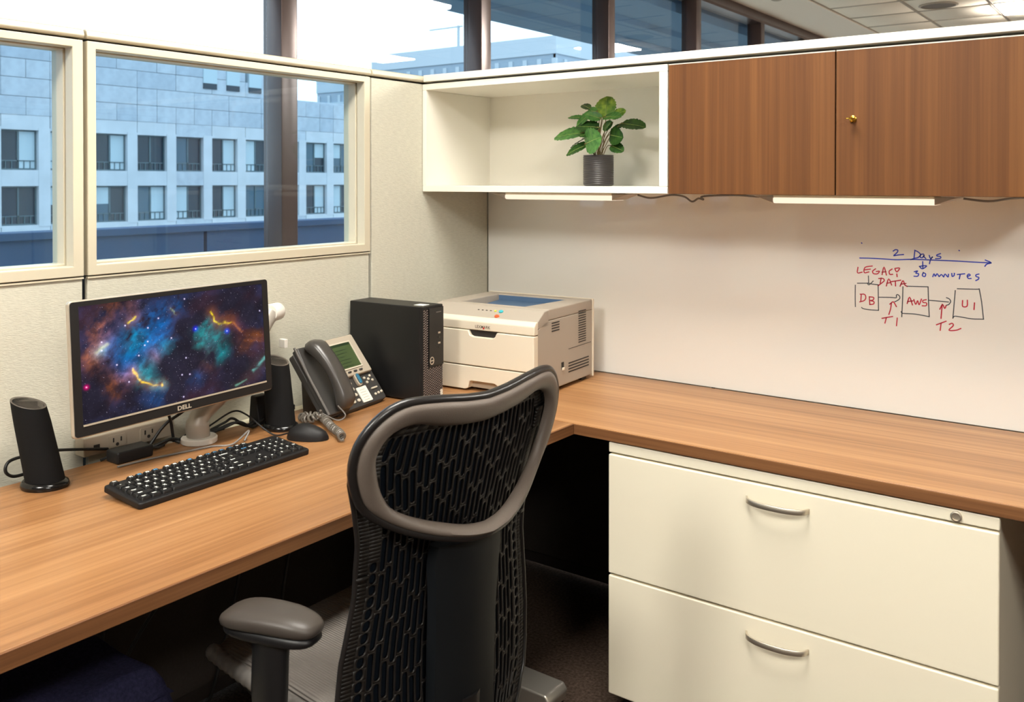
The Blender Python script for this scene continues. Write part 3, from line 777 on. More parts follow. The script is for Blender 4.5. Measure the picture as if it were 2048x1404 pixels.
# arm: puck base, leaning lower tube, elbow behind the right edge of the screen
obj('arm_base', G().lathe([(.041, 0), (.043, .002), (.043, .012), (.040, .015), (.001, .016)], 36), 'arm_white', t)
E0 = Vector((.0, .0, .012)); E1 = Vector((.06, -1.045, 1.02)) - MB
path = [E0, E0+Vector((0, -.005, .03)), E0+Vector((0, .01, .06)), E0.lerp(E1, .4), E0.lerp(E1, .75), E1]
obj('lower_arm', G().tube([tuple(p) for p in cat_rom(path, 6)], [.026, .027, .028, .028, .028, .028, .028, .028, .027]+[.024]*22, 20), 'arm_silver', t)
obj('elbow', G().lathe([(.001, -.022), (.022, -.022), (.024, -.018), (.024, .018), (.022, .022), (.001, .022)], 28), 'arm_white', t, M=Matrix.Translation(E1+Vector((0, .015, .0))) @ Matrix.Rotation(R(90), 4, 'X') @ Matrix.Rotation(R(20), 4, 'Y'))
obj('upper_arm', G().tube([tuple(E1+Vector((.0, .01, -.01))), tuple(E1+Vector((.02, -.12, -.01))), tuple(F_ @ Vector((0, HM/2, -.05)))], .017, 14), 'arm_silver', t)
obj('clamp', G().box(-.012, .012, -.006, .006, -.012, .012), 'arm_white', t, bevel=.002, loc=tuple(E1+Vector((.02, .03, -.085))))

# ---- keyboard
KB = Vector((.349, -1.4285, DZ))
kb = thing('keyboard', 'black full size keyboard with white legends in front of the monitor', 'keyboard', tuple(KB), R(1.94))
TL = math.atan2(.0125, .127)
KM = Matrix.Translation((0, 0, .0075)) @ Matrix.Rotation(TL, 4, 'Y')
obj('case', G().prism(rrect(-.0635, .0635, -.221, .221, .008), 'z', -.002, .0115), 'black_plastic', kb, bevel=.003, M=KM)
for s in (-1, 1): obj('foot', G().box(-.058, -.046, s*.18-.02, s*.18+.02, .0, .0122), 'black_plastic', kb)
PT = .0188
keys = []   # (column centre, row, width, legend, colour)
def row(r, start, items):
    x = start
    for it in items:
        if isinstance(it, (int, float)): x += it; continue
        wdt, s = (it[0], it[1]) if isinstance(it, tuple) else (1, it)
        keys.append((x+wdt/2, r, wdt, s)); x += wdt
row(0, 0, ['Esc', 1, 'F1', 'F2', 'F3', 'F4', .5, 'F5', 'F6', 'F7', 'F8', .5, 'F9', 'F10', 'F11', 'F12', .25, 'Prt', 'Scr', 'Pau'])
row(1, 0, list('`1234567890-=') + [(2, 'Backspace'), .25, 'Ins', 'Home', 'PgU', .25, 'Num', '/', '*', '-'])
row(2, 0, [(1.5, 'Tab')] + list('QWERTYUIOP[]') + [(1.5, '\\'), .25, 'Del', 'End', 'PgD', .25, '7', '8', '9', '+'])
row(3, 0, [(1.75, 'Caps')] + list("ASDFGHJKL;'") + [(2.25, 'Enter'), 3.5, '4', '5', '6', ' '])
row(4, 0, [(2.25, 'Shift')] + list('ZXCVBNM,./') + [(2.75, 'Shift'), 1.25, '^', 1.25, '1', '2', '3', 'Ent'])
row(5, 0, [(1.25, 'Ctrl'), (1.25, 'Win'), (1.25, 'Alt'), (6.25, ' '), (1.25, 'Alt'), (1.25, 'Fn'), (1.25, 'Menu'), (1.25, 'Ctrl'), .25, '<', 'v', '>', .25, (2, '0'), '.', ' '])
km = {}; lm = {}
for cx, r, wdt, s in keys:
    y = -.212 + cx*PT; x = -.050 + r*.0188 + (.003 if r else -.002)
    if wdt not in km:
        a = wdt*PT/2-.0014; b_ = .0079
        km[wdt] = G().loft([[(px, py, z) for px, py in rrect(-b_+i_, b_-i_, -a+i_, a-i_, .0015, 1)] for i_, z in ((0, 0), (.0004, .004), (.0017, .0062))]).mesh('key')
    ko = link('key', km[wdt], 'keycap', kb, M=KM @ Matrix.Translation((x, y, .0112)))
    if s.strip():
        if s not in lm: lm[s] = text_mesh('legend', s, .0076 if len(s) < 3 else .0052, .0005 if len(s) < 3 else .00032)
        off = -.0015
        mm = 'legend_white'
        me = lm[s]
        if s in ('F2', 'F4', 'F8', 'F10', 'F11', 'F12', 'Prt', 'Home'):
            me = lm.setdefault(s+'b', lm[s].copy()); mm = 'legend_blue'
        link('legend', me, mm, ko, M=Matrix.Translation((off, -min(.1, (wdt-1)*PT*.25), .0064)) @ Matrix.Rotation(R(90), 4, 'Z'))

# ---- mouse
def mouse():
    rings = []
    for i in range(13):
        a = i/12; x = -.052+.104*a                      # x: nose (-) to heel (+)
        wd = .028*(math.sin(math.pi*min(.97, max(.06, a*.93+.05)))**.42)
        hh = .010+.028*math.sin(math.pi*(.12+.80*a**.85))**1.1
        if i in (0, 12): wd *= .55; hh *= .55
        rings.append([(x, wd*math.cos(q), max(.0, hh*max(0, math.sin(q))**.8)) for q in [math.pi*k/14 for k in range(15)]])
    return G().loft(rings)
t = thing('mouse', 'black optical mouse beside the keyboard', 'mouse', (.305, -1.125, DZ+.001), R(28))
obj('shell', mouse(), 'black_plastic', t, smooth=60)
obj('scroll_wheel', G().lathe([(.001, -.004), (.009, -.004), (.010, 0), (.009, .004), (.001, .004)], 20), 'black_gloss', t, M=Matrix.Translation((-.03, 0, .0255)) @ Matrix.Rotation(R(90), 4, 'X'))
obj('base_plate', G().loft([[(.048*math.cos(a)*.98, .025*math.sin(a), z) for a in [2*math.pi*k/28 for k in range(28)]] for z in (-.0005, .002)]), 'black_gloss', t)

# ---- loudspeakers
def speaker(label, x, y, lean, rz, logo):
    t = thing('desk_speaker', label, 'speaker', (x, y, DZ), rz, 'pair of black desk speakers')
    hgt = .160; n = 40
    def el(a, b, z, dx): return [(dx+a*math.cos(2*math.pi*k/n), b*math.sin(2*math.pi*k/n), z) for k in range(n)]
    obj('foot', G().loft([el(.047, .040, 0, 0), el(.049, .042, .004, 0), el(.047, .041, .011, -.001), el(.040, .036, .016, -.004)]), 'black_gloss', t, smooth=50)
    r_ = []
    for i in range(9):
        a = i/8; r_.append(el(.039-.004*a, .035-.003*a, .014+hgt*a, -lean*a))
    r_[-1] = [(px, py, pz+.010*(-(px+lean)/.035)) for px, py, pz in r_[-1]]
    r_[-2] = [(px, py, pz+.004*(-(px+lean)/.035)) for px, py, pz in r_[-2]]
    obj('cabinet', G().loft(r_), 'speaker_cloth', t, smooth=50)
    top = [(px*1., py*.98, pz+.0012) for px, py, pz in r_[-1]]
    inn = [((px+lean)*.62-lean, py*.62, pz-.004+(.010*((px+lean)/.035))*.38) for px, py, pz in top]
    obj('top_plate', G().loft([r_[-1], top, inn]), 'speaker_top', t, smooth=50)
    if logo:
        link('logo', text_mesh('logo', 'DELL', .0095, .0003), 'silver_plastic', t, M=Matrix.Translation((.0475, .006, .0085)) @ Matrix.Rotation(R(90), 4, 'Z') @ Matrix.Rotation(R(76), 4, 'X'))
    return t
speaker('black desk speaker leaning back at the left end of the desk', .132, -1.686, .036, R(32), False)
speaker('black desk speaker standing between the monitor and the phone', .172, -1.100, .018, R(6), True)
cable('speaker_cable', 'black cable looping beside the left loudspeaker', [(.10, -1.66, DZ+.03), (.05, -1.68, DZ+.012), (.055, -1.715, DZ+.014), (.058, -1.732, DZ+.03), (.055, -1.722, DZ+.048), (.05, -1.68, DZ+.05), (.045, -1.62, DZ+.045), (.048, -1.5, DZ+.02)], .0034)

# ---- power outlet strip on the partition
t = thing('outlet_strip', 'beige power outlet strip on the partition behind the monitor', 'outlet', (.004, -1.44, .748))
obj('body', G().box(0, .04, -.115, .115, .0, .044), 'silver_plastic', t, bevel=.003)
for yy in (-.035, .045):
    oo = obj('socket', G().prism(rrect(yy-.022, yy+.022, .008, .036, .004), 'x', .04, .0412), 'silver_plastic', t)
    gs = G().box(.0412, .0418, yy-.011, yy-.008, .020, .030); gs.box(.0412, .0418, yy+.008, yy+.011, .020, .030)
    gs.prism([(yy+.004*math.cos(R(a)), .014+.004*math.sin(R(a))) for a in range(0, 360, 30)], 'x', .0412, .0418)
    obj('slot', gs, 'printer_dark', oo)
obj('data_port', G().box(.040, .0415, -.092, -.078, .012, .024), 'printer_dark', t)

# ---- phone
PH = Vector((.10, -.86, DZ)); PW, PL = .27, .207
ph = thing('desk_phone', 'grey and silver office phone with a green display and coiled cord', 'phone', tuple(PH))
PM = frame(.206, -.861, DZ+.016, R(8.9), R(36.6)); PM.translation -= PH
def fc(a, b): return ((a-.5)*PW, b*PL)
body = obj('body', G().prism(rrect(-PW/2, PW/2, -.006, PL*.93, .008), 'z', -.02, 0), 'phone_grey', ph, bevel=.003, M=PM)
def facebox(a0, a1, b0, b1, z0, z1, r=.003):
    (xa, ya), (xb, yb) = fc(a0, b0), fc(a1, b1)
    return G().prism(rrect(xa, xb, ya, yb, r), 'z', z0, z1)
bzl = obj('display_bezel', G().prism([fc(.365, .40), fc(.965, .40), fc(.95, 1.0), fc(.40, 1.0)], 'z', -.008, .011), 'silver_plastic', ph, bevel=.004, M=PM)
obj('display', facebox(.455, .835, .515, .89, .011, .0118, .001), 'lcd_green', bzl)
obj('display_header', facebox(.46, .83, .855, .885, .0119, .0121, .0005), 'lcd_ink', bzl)
gl = G()
for q in range(6):
    (xa, ya), (xb, yb) = fc(.475, .54+.05*q), fc(.475+random.uniform(.18, .28), .55+.05*q)
    gl.box(xa, xb, ya, yb, .0119, .0121)
obj('display_lines', gl, 'lcd_ink', bzl)
rim_o = rrect(*[fc(.44, 0)[0], fc(.85, 0)[0], fc(0, .495)[1], fc(0, .91)[1]], .003)
obj('display_rim', G().ring(rim_o, rrect(*[fc(.455, 0)[0], fc(.835, 0)[0], fc(0, .515)[1], fc(0, .89)[1]], .0015), 'z', .009, .0135), 'key_cream', bzl)
obj('brand_mark', facebox(.43, .50, .935, .95, .011, .0115, .0005), 'red_print', bzl)
sk = G().prism(rrect(-.007, .007, -.0025, .0025, .002), 'z', .011, .0145).mesh('soft_key', bevel=.0008, seg=1)
for q in range(4):
    x, y = fc(.5+.095*q, .455); link('soft_key', sk, 'phone_grey', bzl, loc=(x, y, 0))
pk = G().loft([[(a*math.cos(2*math.pi*k/14), b_*math.sin(2*math.pi*k/14), z) for k in range(14)] for a, b_, z in ((.0062, .0052, 0), (.0060, .005, .003), (.004, .0034, .0042))]).mesh('keypad_key')
for c in range(3):
    for r_ in range(4):
        x, y = fc(.40+.078*c, .06+.085*r_); link('keypad_key', pk, 'key_cream', ph, M=PM @ Matrix.Translation((x, y, 0)))
for a, b_ in ((.83, .335), (.93, .345), (.84, .265), (.94, .275), (.885, .305), (.87, .07), (.925, .075), (.98, .08)):
    x, y = fc(a-.015, b_); link('keypad_key', pk, 'key_cream', ph, M=PM @ Matrix.Translation((x, y, 0)) @ Matrix.Scale(.75, 4))
obj('volume_key', facebox(.83, .93, .15, .17, 0, .004, .002), 'key_cream', ph, M=PM)
rk = obj('rocker_surround', G().prism(rrect(*[fc(.645, 0)[0], fc(.715, 0)[0], fc(0, .24)[1], fc(0, .42)[1]], .008), 'z', 0, .010), 'silver_plastic', ph, bevel=.002, M=PM)
obj('rocker', G().prism(rrect(*[fc(.66, 0)[0], fc(.70, 0)[0], fc(0, .26)[1], fc(0, .41)[1]], .005), 'z', .010, .015), 'blue_plastic', rk, bevel=.002)
cardo = obj('label_card', facebox(.605, .765, .005, .23, 0, .0025, .002), 'paper_white', ph, M=PM)
gl = G()
for q in range(5):
    (xa, ya), (xb, yb) = fc(.635, .03+.038*q), fc(.725, .036+.038*q); gl.box(xa, xb, ya, yb, .0026, .0028)
obj('card_lines', gl, 'silver_plastic', cardo)
obj('cradle', G().prism([fc(.0, -.02), fc(.345, -.02), fc(.35, .5), fc(.30, .98), fc(.05, .98), fc(.0, .5)], 'z', -.012, .012), 'phone_grey', ph, bevel=.005, M=PM)
obj('cradle_edge', G().tube([(*fc(-.005, -.01), .012), (*fc(-.008, .5), .014), (*fc(.01, .985), .013)], .0035, 8), 'grey_plastic', ph, M=PM)
rings = []
for i in range(21):
    a = i/20; y = -.006+.208*a; c_ = 4*a*(1-a)
    wd = .031-.005*c_; th = .027-.011*c_**1.2; zc = .034+.026*c_
    if i in (0, 20): wd *= .55; th *= .5
    if i in (1, 19): wd *= .9; th *= .85
    rings.append([(-.086+wd*math.copysign(abs(math.cos(q))**.7, math.cos(q)), y, zc+th*math.copysign(abs(math.sin(q))**.7, math.sin(q))) for q in [2*math.pi*k/20 for k in range(20)]])
hs = obj('handset', G().loft(rings), 'handset_grey', ph, smooth=60, M=PM)
obj('stand', G().prism([(-.02, 0), (.10, 0), (.105, .012), (-.005, .145), (-.03, .145)], 'y', -.10, .10), 'phone_grey', ph, bevel=.003, M=Matrix.Rotation(R(8.9), 4, 'Z'))
cp = cat_rom([(.133, -.155, .03), (.105, -.172, .0135), (.072, -.170, .0135), (.075, -.145, .0135), (.115, -.140, .0135), (.165, -.165, .0135), (.215, -.193, .0135), (.262, -.214, .0135), (.296, -.236, .0135)], 70)
hel = []
Pv = [Vector(p) for p in cp]; acc = 0; prev = Vector((0, 0, 1))
for i, p in enumerate(Pv):
    if i: acc += (p-Pv[i-1]).length
    tn = (Pv[min(i+1, len(Pv)-1)]-Pv[max(i-1, 0)]).normalized(); u = (prev-tn*prev.dot(tn)).normalized(); prev = u; v_ = tn.cross(u)
    ang = 2*math.pi*acc/.0125
    hel.append(tuple(p+(u*math.cos(ang)+v_*math.sin(ang))*.0085))
obj('coil_cord', G().tube(hel, .0032, 6), 'cable_coil', ph, smooth=60)
obj('cord_loop', G().tube(cat_rom([(.15, -.115, .045), (.168, -.105, .02), (.155, -.12, .008), (.133, -.155, .03)], 8), .0018, 6), 'cable_grey', ph)

# ---- computer
t = thing('desktop_computer', 'black slim desktop computer tower between the phone and the printer', 'computer', (.153, -.652, DZ), R(3.5))
D2, WD, HH = .141, .0475, .277
obj('case', G().box(-D2, D2-.012, -WD, WD, .004, HH), 'black_case', t, bevel=.003)
fb = obj('front_bezel', G().box(D2-.012, D2-.001, -WD, WD, .004, HH), 'black_plastic', t, bevel=.002)
gr = G()
for r_ in range(38):
    for c in range(13):
        y = -WD+.005+c*.0071; z = .010+r_*.0071+(c % 2)*.0035
        if (z > .098 and y > -WD+.026) or z > HH-.008 or y > WD-.004: continue
        gr.add([(D2+.0014, y-.0027, z-.0022), (D2+.0014, y+.0027, z+.0002), (D2-.0004, y+.0027, z+.0022), (D2-.0004, y-.0027, z-.0002)], [(0, 1, 2, 3)])
tag(obj('grille', gr, 'grille_bead', fb, smooth=0), 'fine black honeycomb grille', kind='stuff')
cp_ = obj('control_panel', G().box(D2-.001, D2+.003, -WD+.026, WD-.001, .100, HH-.006), 'black_case', t, bevel=.0015)
obj('power_button', G().ring([(-.010+.0095*math.cos(R(a)), .118+.0115*math.sin(R(a))) for a in range(0, 360, 18)], [(-.010+.0072*math.cos(R(a)), .118+.009*math.sin(R(a))) for a in range(0, 360, 18)], 'x', D2+.003, D2+.0042).box(D2+.003, D2+.004, -.0172, -.0028, .1165, .1195), 'silver_plastic', cp_)
for q, z in enumerate((.150, .163, .180, .193)):
    obj('port', G().box(D2+.003, D2+.0036, .020, .030, z, z+.005), 'silver_plastic' if q % 2 else 'black_gloss', cp_)
obj('drive_slot', G().box(D2+.003, D2+.0036, .010, .034, HH-.022, HH-.019), 'grey_plastic', cp_)
obj('top_label', G().box(D2-.055, D2-.020, -.022, .008, HH, HH+.0006), 'paper_white', t)
obj('front_sticker', G().box(D2, D2+.0009, WD-.014, WD-.003, .006, .026), 'paper_white', t)
for q in (-1, 1): obj('foot', G().box(q*.10-.01, q*.10+.01, -WD+.008, WD-.008, 0, .005), 'black_plastic', t)

# ---- printer
t = thing('laser_printer', 'beige desktop laser printer in the corner under the open shelf', 'printer', (.321, -.299, DZ), R(4))
PX, PF, PB, PHH = .199, -.1875, .1875, .256
obj('body', G().prism([(PF+.02, .012), (PB-.008, .012), (PB-.008, .222), (PF+.062, .222), (PF+.02, .200)], 'x', -PX, PX), 'printer_body', t, bevel=.003)
tp = G().ring([(-PX, PF+.085), (PX, PF+.085), (PX, PB-.008), (-PX, PB-.008)], [(-.135, PF+.10), (.105, PF+.10), (.135, PB-.05), (-.135, PB-.05)], 'z', .222, PHH)
obj('top_cover', tp, 'printer_body', t, bevel=.004)
obj('control_face', G().prism([(PF+.014, .205), (PF+.085, .205), (PF+.085, .2545), (PF+.06, .252), (PF+.014, .222)], 'x', -PX, PX), 'printer_body', t, bevel=.003)
obj('output_tray', G().add([(-.134, PF+.10, .2235), (.134, PF+.10, .2235), (.134, PB-.051, .236), (-.134, PB-.051, .236)], [(0, 1, 2, 3)]), 'printer_tray_blue', t)
obj('tray_backstop', G().box(-.134, .134, PB-.053, PB-.050, .223, .252), 'printer_tray_blue', t)
ub = obj('upper_band', G().prism([(PF, .188), (PF+.022, .188), (PF+.022, .226), (PF+.012, .226), (PF, .214)], 'x', -PX-.001, PX+.001), 'printer_cream', t, bevel=.003)
link('logo', text_mesh('logo', 'LEXMARK', .0125, .0001), 'dark_print', ub, M=Matrix.Translation((.018, PF-.0006, .199)) @ Matrix.Rotation(R(90), 4, 'X'))
obj('logo_dot', G().prism([(.022+.003*math.cos(R(a)), .1955+.003*math.sin(R(a))) for a in range(0, 360, 30)], 'y', PF-.0009, PF), 'red_print', ub)
NX = .018
door = G().prism([(-PX-.001, .080), (PX+.001, .080), (PX+.001, .186), (NX+.052, .186), (NX+.045, .172), (NX+.035, .168), (NX-.035, .168), (NX-.045, .172), (NX-.052, .186), (-PX-.001, .186)], 'y', PF-.003, PF+.022)
obj('front_door', door, 'printer_cream', t, bevel=.003)
obj('door_recess', G().box(NX-.054, NX+.054, PF+.008, PF+.021, .164, .187), 'printer_dark', t)
tray = G().prism([(-PX+.002, .006), (NX-.062, .006), (NX-.052, .010), (NX-.047, .030), (NX-.040, .033), (NX+.045, .033), (NX+.055, .027), (NX+.066, .006), (PX-.002, .006), (PX-.002, .077), (-PX+.002, .077)], 'y', PF-.003, PF+.03)
obj('paper_tray', tray, 'printer_cream', t, bevel=.002)
obj('tray_grip', G().box(NX-.056, NX+.062, PF+.018, PF+.029, .010, .034), 'silver_plastic', t)
obj('rear_cover', G().box(-PX-.003, PX+.003, PB-.008, PB, .006, PHH+.001), 'printer_cream', t, bevel=.002)
for nm, z0, dz, n, y0, y1 in (('side_vent', .158, .0075, 14, .085, .135), ('side_vent', .186, .008, 4, -.085, -.038), ('side_vent', .045, .009, 4, .02, .155), ('side_vent', .034, .009, 4, -.13, -.07)):
    gv = G()
    for q in range(n): gv.box(PX, PX+.0006, y0, y1, z0+dz*q-(.0 if n < 14 else .0), z0+dz*q+dz*.45)
    if n == 14: gv.v = [(a, b_, c-.03) for a, b_, c in gv.v]
    obj(nm, gv, 'printer_dark', t, smooth=0)
obj('power_switch', G().box(PX, PX+.0015, -.025, -.012, .062, .084), 'printer_dark', t)
obj('switch_key', G().box(PX+.001, PX+.005, -.024, -.013, .060, .068), 'printer_cream', t, bevel=.001)
obj('seam_line', G().box(PX, PX+.0006, 0.02, .17, .118, .1195), 'printer_dark', t)
CS = Matrix.Translation((0, PF+.037, .2372)) @ Matrix.Rotation(math.atan2(.030, .046), 4, 'X')
for x, y, r_, m_ in ((.055, .010, .008, 'cyan_button'), (.052, -.012, .0085, 'orange_button'), (.035, .010, .004, 'yellow_led')):
    obj('button', G().loft([[(x+k_*r_*math.cos(2*math.pi*k/20), y+k_*r_*.75*math.sin(2*math.pi*k/20), z) for k in range(20)] for k_, z in ((1, 0), (.9, .003), (.3, .004))]), m_, t, M=CS)
for q in range(4):
    obj('indicator', G().box(-.03+.015*q, -.024+.015*q, .009, .011, .0005, .0015), 'printer_dark', t, M=CS)
for sx in (-1, 1):
    for yy in (PF+.06, PB-.04): obj('foot', G().box(sx*.17-.015, sx*.17+.015, yy-.015, yy+.015, 0, .014), 'printer_dark', t)

# ---- loose cables and small things behind the monitor
cable('usb_cable', 'thin grey cable lying loose behind the keyboard', [(.14, -1.53, DZ+.003), (.142, -1.48, DZ+.003), (.15, -1.43, DZ+.003), (.165, -1.36, DZ+.003), (.175, -1.31, DZ+.003), (.20, -1.27, DZ+.003), (.19, -1.215, DZ+.022), (.20, -1.235, DZ+.003)], .0024, 'cable_grey')
cable('mouse_cable', 'black mouse cable arching up behind the keyboard', [(.258, -1.148, DZ+.012), (.225, -1.16, DZ+.004), (.19, -1.17, DZ+.018), (.15, -1.19, DZ+.05), (.11, -1.20, DZ+.055), (.085, -1.24, DZ+.03), (.07, -1.27, DZ+.006), (.072, -1.2, DZ+.004)], .0022)
for q, (lb, dy, dz_, dx) in enumerate((('black cable coiled on the desk right of the monitor base', 0, 0, 0), ('second black cable looping right of the monitor base', .012, .005, .018), ('black cable running along the partition foot to the speaker', .03, .01, -.006))):
    cable('power_cable', lb, [(.075+dx, -1.29+dy, DZ+.005), (.085+dx, -1.235+dy, DZ+.012+dz_), (.10+dx, -1.19, DZ+.022+dz_), (.105+dx, -1.15, DZ+.006), (.085+dx, -1.10, DZ+.010+dz_), (.072, -1.04-dy, DZ+.012), (.07, -.97, DZ+.01+.004*q)], .0034)
for q, (lb, pts) in enumerate((
    ('black cable hanging straight from the monitor to the desk', [(.16, -1.37, .93), (.10, -1.375, .84), (.085, -1.36, .79), (.08, -1.35, .745)]),
    ('black cable crossing behind the monitor foot', [(.15, -1.34, .93), (.095, -1.32, .83), (.075, -1.37, .79), (.07, -1.41, .745)]),
    ('black cable curling from the monitor back to the right', [(.13, -1.27, .95), (.085, -1.25, .86), (.08, -1.255, .81), (.085, -1.28, .77), (.075, -1.33, .745)]),
    ('black cable bunched below the outlet strip', [(.07, -1.52, .744), (.085, -1.47, .752), (.08, -1.42, .744), (.09, -1.37, .756), (.075, -1.33, .744)]),
    ('black cable snaking along the partition under the outlet strip', [(.07, -1.53, .742), (.075, -1.45, .756), (.09, -1.40, .744), (.075, -1.36, .75), (.09, -1.34, .742)]))):
    cable('monitor_cable', lb, pts, .0036)
t = thing('power_adapter', 'black power adapter brick lying under the monitor', 'adapter', (.098, -1.475, DZ))
obj('brick', G().box(-.025, .025, -.045, .045, .0, .028), 'black_plastic', t, bevel=.005)
obj('lead', G().tube(cat_rom([(0, .044, .012), (-.01, .07, .008), (-.02, .10, .004)], 5), .003, 8), 'cable_black', t)
t = thing('cable_clip', 'black wedge shaped plug block between the monitor and the right speaker', 'plug', (.085, -1.10, DZ))
obj('block', G().prism([(-.02, 0), (.025, 0), (.012, .075), (-.012, .075)], 'y', -.02, .02), 'black_plastic', t, bevel=.004)
obj('lead', G().tube(cat_rom([(.0, .02, .03), (.0, .05, .02), (.0, .09, .006)], 5), .003, 8), 'cable_black', t)
tag(obj('cable_trough', G().box(.005, .045, -1.20, -.80, DZ-.02, DZ-.006), 'cream_metal', bevel=.002), 'pale cable trough in the gap behind the desk', 'cable tray')

# ================================================================== POTTED PLANT
def leaf_mat(name, a, b_):
    m = mat(name, a, .38, spec=.4)
    nt = m.node_tree; bs = nt.nodes['Principled BSDF']
    tc = nt.nodes.new('ShaderNodeTexCoord'); n = nt.nodes.new('ShaderNodeTexNoise'); n.inputs['Scale'].default_value = 60; n.inputs['Detail'].default_value = 5
    cr = nt.nodes.new('ShaderNodeValToRGB'); cr.color_ramp.elements[0].position = .35; cr.color_ramp.elements[1].position = .7
    cr.color_ramp.elements[0].color = (*lin(a), 1); cr.color_ramp.elements[1].color = (*lin(b_), 1)
    nt.links.new(tc.outputs['Object'], n.inputs['Vector']); nt.links.new(n.outputs[0], cr.inputs[0]); nt.links.new(cr.outputs[0], bs.inputs['Base Color'])
    bs.inputs['Subsurface Weight'].default_value = 0
leaf_mat('leaf_dark', (34, 66, 28), (58, 96, 36)); leaf_mat('leaf_mid', (46, 100, 42), (92, 148, 66)); leaf_mat('leaf_bright', (76, 118, 30), (150, 176, 60))
mat('leaf_vein', (150, 170, 90), .5)
PP = Vector((.586, -.20, 1.3612))
t = thing('potted_plant', 'small green leafy plant in a ribbed black pot on the open shelf', 'plant', tuple(PP))
prof = [(.040, 0), (.045, .002)]
for q in range(15):
    z = .004+q*.0058; prof += [(.0470, z+.001), (.0478, z+.0028), (.0470, z+.0046), (.0462, z+.0056)]
prof += [(.0470, .093), (.0465, .0955), (.042, .0955), (.041, .088), (.001, .086)]
obj('pot', G().lathe(prof, 48), 'pot_black', t, smooth=50)
so = obj('soil', G().lathe([(.0415, .082), (.0415, .089), (.03, .091), (.001, .092)], 24), 'soil', t)
K = .000226
def lp(x, y, d): return Vector(((x-722)*K, d, (1340-y)*K))
LEAVES = [((830,400),(800,115),270,.010,'leaf_bright'), ((560,270),(380,195),60,.02,'leaf_dark'), ((700,320),(535,290),90,.0,'leaf_mid'), ((490,400),(315,380),52,-.015,'leaf_mid'),
          ((650,330),(450,500),130,-.02,'leaf_mid'), ((765,540),(505,515),120,-.035,'leaf_dark'), ((515,605),(100,640),150,-.02,'leaf_mid'), ((535,660),(230,785),62,.01,'leaf_dark'),
          ((590,770),(320,890),125,-.03,'leaf_dark'), ((595,765),(935,690),275,-.065,'leaf_mid'), ((925,645),(1165,690),195,-.02,'leaf_dark'), ((930,790),(1155,860),110,-.01,'leaf_dark'),
          ((840,405),(1150,400),95,-.025,'leaf_mid'), ((915,405),(1095,310),115,.01,'leaf_bright'), ((1050,490),(1350,530),115,.03,'leaf_dark'), ((940,480),(770,560),105,.0,'leaf_mid'),
          ((720,560),(560,590),80,.02,'leaf_mid'), ((800,420),(640,360),100,-.03,'leaf_mid'), ((860,600),(1010,470),90,-.03,'leaf_mid'), ((700,640),(560,640),70,-.04,'leaf_dark'), ((700,360),(620,400),90,.03,'leaf_dark'), ((900,560),(990,500),70,.04,'leaf_dark')]
for (bx, by), (tx, ty), wpx, dep, mm in LEAVES:
    B = lp(bx, by, dep*.5); T = lp(tx, ty, dep+(-.012 if dep < 0 else .006))
    d_ = T-B; B = B-d_*.04; T = T+d_*.05
    ax = (T-B); L = ax.length; ax.normalize()
    wv_ = wpx*K*1.35; wr = max(wv_, L*.72)
    c_ = min(1, wv_/wr); tilt = math.acos(c_)
    side = Vector((0, -1, 0)).cross(ax).normalized(); side = (side*math.cos(tilt) + Vector((0, 1, 0))*math.sin(tilt)*(1 if side.z > 0 else -1)).normalized()
    nrm = ax.cross(side).normalized()
    if nrm.z < 0 and tilt > .3: nrm = -nrm
    ns, ntt = 16, 6; V = []; Fc = []
    for i in range(ns+1):
        s = i/ns; hw = wr/2*math.sin(math.pi*min(1, s**.9))**.5*(.95+.05*math.cos(i*math.pi)) if 0 < i < ns else 0.0004
        for j in range(ntt+1):
            v = -1+2*j/ntt
            bend = -.18*L*(s-.35)**2 + .10*hw*v*v*1.2 + .0008*math.cos(s*34-abs(v)*4)
            V.append(B+ax*(L*s)+side*(hw*v)+nrm*bend)
    for i in range(ns):
        for j in range(ntt):
            a = i*(ntt+1)+j; Fc.append((a, a+1, a+ntt+2, a+ntt+1))
    lf = obj('leaf', G().add(V, Fc), mm, t, smooth=80)
    obj('midrib', G().tube([tuple(B+ax*(L*s)+nrm*(-.18*L*(s-.35)**2+.0004)) for s in (0, .2, .4, .6, .8, .95)], [.0011, .001, .0009, .0007, .0005, .0003], 5), 'leaf_vein', lf)
    root = Vector((random.uniform(-.015, .015), random.uniform(-.015, .015), .090))
    mid = root.lerp(B, .55)+Vector((0, 0, .012))
    obj('stem', G().tube([tuple(p) for p in cat_rom([root, mid, B, B+ax*L*.15], 5)], .0012, 6), 'stem_brown', t)

# ================================================================== OFFICE CHAIR
AC = R(-4.0)
CR = Vector((1.07-.22*math.cos(AC), -1.454-.22*math.sin(AC), 0))
ch = thing('office_chair', 'dark ergonomic office chair with a perforated back, seen from behind', 'chair', tuple(CR), AC)
OX = .22
def interp(tab, z):
    if z >= tab[0][0]: return tab[0][1]
    for (z1, a), (z0, b_) in zip(tab[:-1], tab[1:]):
        if z >= z0: return b_+(a-b_)*smooth01((z-z0)/(z1-z0)) if False else b_+(a-b_)*(z-z0)/(z1-z0)
    return tab[-1][1]
XM = [(1.03, .045), (.95, .027), (.88, .012), (.82, .0), (.77, -.010), (.72, -.014), (.62, -.018), (.52, -.018), (.44, -.010), (.38, .010)]
HWT = [(1.016, .13), (1.008, .185), (.99, .218), (.96, .234), (.92, .232), (.87, .217), (.82, .205), (.77, .202), (.73, .202), (.68, .211), (.63, .221), (.57, .227), (.51, .225), (.46, .208), (.42, .172), (.395, .12)]
def mem(t_, z): 
    y = t_*interp(HWT, z); return (interp(XM, z)-.62*y*y+OX, y, z)
